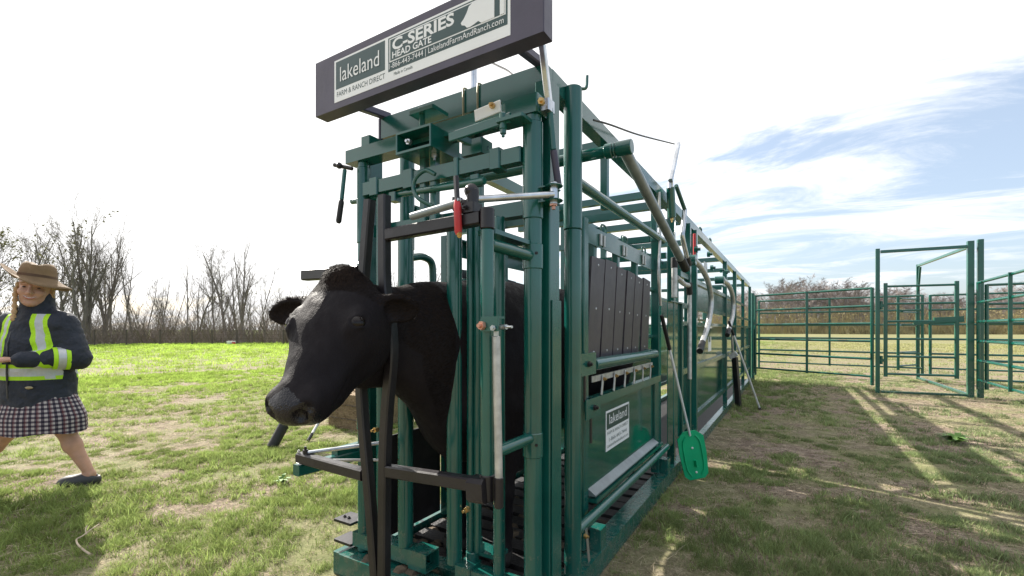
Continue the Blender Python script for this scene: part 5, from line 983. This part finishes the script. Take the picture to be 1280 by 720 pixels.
# local axes: x to the picture's right, -y towards the camera plane, z up
HS = 1.2; S_ = lambda *r: tuple(q * HS for q in r); hd = Vector((.02, -.05, 1.44)); HR = RAD(34)      # the head turns to the camera
hx = Vector((math.cos(HR), math.sin(HR), 0)); hy = Vector((-math.sin(HR), math.cos(HR), 0)); hz = Vector((0, 0, 1)); tl_ = RAD(-7); hx2 = (hx * math.cos(tl_) + hz * math.sin(tl_)); hz2 = (hz * math.cos(tl_) - hx * math.sin(tl_)); hx, hz = hx2, hz2
HW = [np.array(hx), np.array(hy), np.array(hz)]
def FP(x, y, z): return np.array(hd + (hx * x + hy * y + hz * z) * HS)
bf = Field((-.66, -.48, -.02), (.55, .35, 1.60), .0055)
bf.ell(FP(0, .01, .03), S_(.073, .09, .092), HW, .02); bf.ell(FP(0, -.015, -.045), S_(.058, .062, .065), HW, .03); bf.ell(FP(0, -.055, -.088), S_(.026, .02, .018), HW, .02)
bf.cone(FP(0, .02, -.05), (-.02, .0, 1.20), .05, .055, .03)
for w_ in (-1, 1):
    bf.ell(FP(.034 * w_, -.058, -.022), S_(.026, .02, .022), HW, .02); bf.ell(FP(.032 * w_, -.082, .008), S_(.019, .012, .010), HW, .010, op='c'); bf.ell(FP(.073 * w_, .015, -.005), S_(.009, .018, .03), HW, .01); bf.cone(FP(.018 * w_, -.078, .026), FP(.048 * w_, -.066, .024), .008, .007, .012)
bf.cone(FP(0, -.078, .012), FP(0, -.098, -.026), .009, .0135, .012); bf.ell(FP(0, -.086, -.03), S_(.018, .013, .011), HW, .01)
bf.chain([(FP(-.030, -.068, -.050), .006), (FP(-.012, -.079, -.057), .007), (FP(.012, -.079, -.057), .007), (FP(.030, -.068, -.050), .006)], k=.008)
# trunk and limbs
bf.cone((0, 0, 1.13), (0, 0, .75), .15, .16, .05, flat=(0, 1, 0), fs=.7)
armL = [((.185, .0, 1.185), .05), ((.275, -.0, .945), .042), ((.10, -.245, .945), .03)]; armR = [((-.20, .0, 1.185), .05), ((-.30, -.05, .945), .042), ((-.17, -.26, .93), .03)]
for ar_ in (armL, armR): bf.chain(ar_, k=.03)
legL = [((.09, .0, .72), .09), ((.185, .0, .43), .058), ((.225, .02, .30), .052), ((.335, .04, .085), .031)]; legR = [((-.09, .0, .72), .09), ((-.19, -.02, .43), .062), ((-.30, -.03, .30), .052), ((-.47, -.05, .10), .031)]
for lg in (legL, legR): bf.chain(lg, k=.03)
bf.cone((.335, .04, .07), (.23, -.0, .035), .034, .028, .02); bf.cone((-.47, -.05, .085), (-.57, -.09, .06), .034, .028, .02)
# hands: palm, four fingers, thumb, wrapped round the device
def hand(base, pa, dirn, nrm, sgn):
    base = Vector(base); d = Vector(dirn).normalized(); n_ = Vector(nrm).normalized(); s_ = d.cross(n_).normalized() * sgn
    bf.ell(base + d * .045, (.046, .038, .017), [np.array(d), np.array(s_), np.array(n_)], .015)
    for i, (of, L) in enumerate(((-.027, .062), (-.009, .072), (.009, .068), (.026, .052))):
        a = base + d * .078 + s_ * of; b_ = a + d * L * .5 + n_ * .008; c = b_ + d * L * .28 + n_ * L * .36; bf.chain([(a, .0088), (b_, .0082), (c, .0070)], k=.004)
    a = base + d * .03 - s_ * .034; bf.chain([(a, .011), (a + d * .035 - s_ * .014 + n_ * .016, .0095), (a + d * .06 - s_ * .004 + n_ * .034, .008)], k=.006)
hand((.085, -.262, .945), 0, (-.95, -.25, .05), (.1, -.2, .95), 1); hand((-.165, -.27, .93), 0, (.72, -.55, .05), (0, -.2, .95), -1)
V, Q = bf.mesh(); bo = numpy_mesh('body', V, Q, 'skin', 4, smooth=True); bo.parent = pe; bo['_o'] = (0, 0, 0)
def PB(name, mb, mat, par=None, **kw): return mb.build(name, mat, par or pe, **kw)
for w_ in (-1, 1):
    PB('eye', MB().ball(FP(.032 * w_, -.073, .006), .0085, 10, (1.2, 1, .5)), 'device'); PB('eyebrow', MB().tube([FP(.014 * w_, -.085, .030), FP(.034 * w_, -.082, .034), FP(.052 * w_, -.068, .028)], .0035, 6), 'braid')
mp_ = [FP(x, -.0835 + 9 * x * x, -.0565 + 16 * x * x) for x in (-.026, -.013, 0, .013, .026)]; PB('teeth', MB().tube(mp_, [.001, .003, .0036, .003, .001], 8), 'teeth'); PB('lip', MB().tube([p - np.array(hz) * .0065 - np.array(hy) * .0005 for p in mp_], [.002, .0042, .005, .0042, .002], 6), 'lip')
# jacket
jf = Field((-.50, -.42, .38), (.48, .32, 1.48), .0065)
for z0, z1, r0, r1 in ((.62, .84, .24, .226), (.84, 1.02, .222, .22), (1.02, 1.13, .22, .205)): jf.cone((0, 0, z0), (0, 0, z1), r0, r1, .03, flat=(0, 1, 0), fs=.72)
jf.cone((-.13, .0, 1.175), (.13, .0, 1.175), .085, .085, .05); jf.cone((-.02, .0, 1.24), (.005, -.015, 1.375), .098, .09, .03)
for ar_ in (armL, armR): (p0, _), (p1, _), (p2, _) = ar_; p2 = tuple(np.array(p1) + (np.array(p2) - np.array(p1)) * .92); jf.cone(p0, p1, .092, .082, .04); jf.cone(p1, p2, .082, .056, .03)
jf.ell((.01, -.04, 1.41), (.070, .08, .055), k=.012, op='c'); sl_, X3, Y3, Z3 = jf.block((-.5, -.42, .55), (.48, .32, .68)); jf.carve(sl_, (Z3 - .605) + 0 * X3 + 0 * Y3, .008)
V, Q = jf.mesh(); N = vnormals(V, Q); V = V + N * ((vnoise(V[:, 0] * 14 + V[:, 1] * 9 + 60, V[:, 2] * 15 + 60, 41, 3) - .5) * .022)[:, None]
ja = numpy_mesh('jacket', V, Q, 'jacket', 4, smooth=True); ja.parent = pe; ja['_o'] = (0, 0, 0)
def ring(mb, a, b, r0, r1, n=22):
    return mb.tube([a, Vector(a).lerp(Vector(b), .02), Vector(a).lerp(Vector(b), .98), b], [r0 * .97, r0, r1, r1 * .97], n, caps=False)
e_, w2 = Vector(armL[1][0]), Vector(armL[2][0])
for f0, f1, mt in ((.14, .22, 'hivis'), (.221, .36, 'silver_tape'), (.361, .44, 'hivis')): PB('sleeve_tape', ring(MB(), e_.lerp(w2, f0), e_.lerp(w2, f1), .0895 - .026 * f0, .0895 - .026 * f1), mt)
PB('zipper', MB().tube([(-.045, -.168, .67), (-.05, -.172, .85), (-.05, -.165, 1.05), (-.05, -.12, 1.2), (-.055, -.098, 1.31)], .006, 6), 'device'); PB('badge', MB().ball((.10, -.168, .745), .03, 12, (1, .2, .36)), 'metal_zip')
# skirt
sk = MB(); rows = 14; n = 56; vs = []; fs = []
for i in range(rows + 1):
    f_ = i / rows; z_ = .74 - .33 * f_; rx = .19 + .11 * min(1, f_ * 1.5) ** .8; ry = .135 + .055 * min(1, f_ * 1.5) ** .8
    for k in range(n):
        a_ = 2 * math.pi * k / n; fold = 1 + f_ * (.022 * math.sin(a_ * 7 + 1) + .016 * math.sin(a_ * 12)); vs.append((rx * fold * math.cos(a_) + .015 * f_, ry * fold * math.sin(a_), z_ + f_ * .008 * math.sin(a_ * 5)))
for i in range(rows):
    for k in range(n): j = (k + 1) % n; fs.append((i * n + k, i * n + j, (i + 1) * n + j, (i + 1) * n + k))
sk.add(vs, fs); PB('skirt', sk, 'skirt_check', angle=180)
# hat
hm = MB(); prof = [(.0, .104), (.035, .108), (.065, .102), (.082, .082), (.090, .05), (.094, .015), (.10, .003), (.12, .0), (.14, .0), (.158, .002), (.159, -.003), (.14, -.006), (.10, -.006), (.088, -.004)]; n = 40; vs = []; fs = []
hb_ = hd + (hz * .060 + hy * .012) * HS
for (r_, z_) in prof:
    for k in range(n):
        a_ = 2 * math.pi * k / n; ca, sa = math.cos(a_), math.sin(a_); out_ = max(0, r_ - .10) / .06
        x = r_ * ca * (.92 if r_ < .1 else 1.0); y = r_ * sa * 1.08; z = z_ + out_ * (.020 * ca * ca - .030 * (sa * sa) - .050 * ca) - (.022 * math.exp(-(x / .03) ** 2) * (1 if r_ < .08 and z_ > .05 else 0))
        vs.append(hb_ + (hx * x + hy * y + hz * z) * HS)
for i in range(len(prof) - 1):
    for k in range(n): j = (k + 1) % n; fs.append((i * n + k, i * n + j, (i + 1) * n + j, (i + 1) * n + k))
fs.append(tuple(range(n))); hm.add(vs, fs); ht = PB('hat', hm, 'hat_felt', angle=60)
bd = MB(); bd.add([hb_ + (hx * (r_ * math.cos(a_) * .92) + hy * (r_ * math.sin(a_) * 1.08) + hz * z_) * HS for r_, z_ in ((.096, .008), (.0945, .028)) for a_ in [2 * math.pi * k / n for k in range(n)]], [(k, (k + 1) % n, n + (k + 1) % n, n + k) for k in range(n)]); PB('hat_band', bd, 'hat_band', ht, angle=180)
# hair: side locks and two braids
for w_, pts in ((-1, [(-.066, -.02, .03), (-.072, -.03, -.03), (-.062, -.05, -.09), (-.05, -.085, -.15), (-.045, -.115, -.20)]), (1, [(.068, -.005, .03), (.078, .01, -.02), (.07, .03, -.07)])):
    P = smooth_path([FP(*p) for p in pts], 6); PB('braid', MB().tube(P, [.013 + .004 * math.sin(i * 1.9) for i in range(len(P))][:-1] + [.005], 8), 'braid', angle=180)
PB('hair', MB().ball(FP(0, .035, .02), .083 * HS, 16, (.98, .95, 1.0)), 'braid', angle=180)
# clogs and the device in the hands
for (a_, d_) in (((.355, .05, .0), Vector((-.93, -.36, 0))), ((-.46, -.04, .03), Vector((-.93, -.36, .1)))):
    sf = Field(np.array(a_) - .27, np.array(a_) + .27, .006); d_ = d_.normalized(); s_ = d_.cross(Vector((0, 0, 1))); ax_ = [np.array(d_), np.array(s_), np.array([0, 0, 1.])]; o_ = Vector(a_)
    sf.ell(o_ + d_ * .035 + Vector((0, 0, .036)), (.08, .048, .062), ax_, .03); sf.ell(o_ + d_ * .125 + Vector((0, 0, .032)), (.09, .054, .05), ax_, .03); sf.ell(o_ + Vector((0, 0, .11)), (.05, .03, .06), ax_, .012, op='c')
    V, Q = sf.mesh(); V[:, 2] = np.maximum(V[:, 2], a_[2] + .003); so_ = numpy_mesh('clog', V, Q, 'clog', 4, smooth=True); so_.parent = pe; so_['_o'] = (0, 0, 0)
dv = MB(); dv.beam((-.20, -.335, .995), (-.03, -.325, 1.0), .075, .05, .01); dv.build('held_device', 'device', pe)
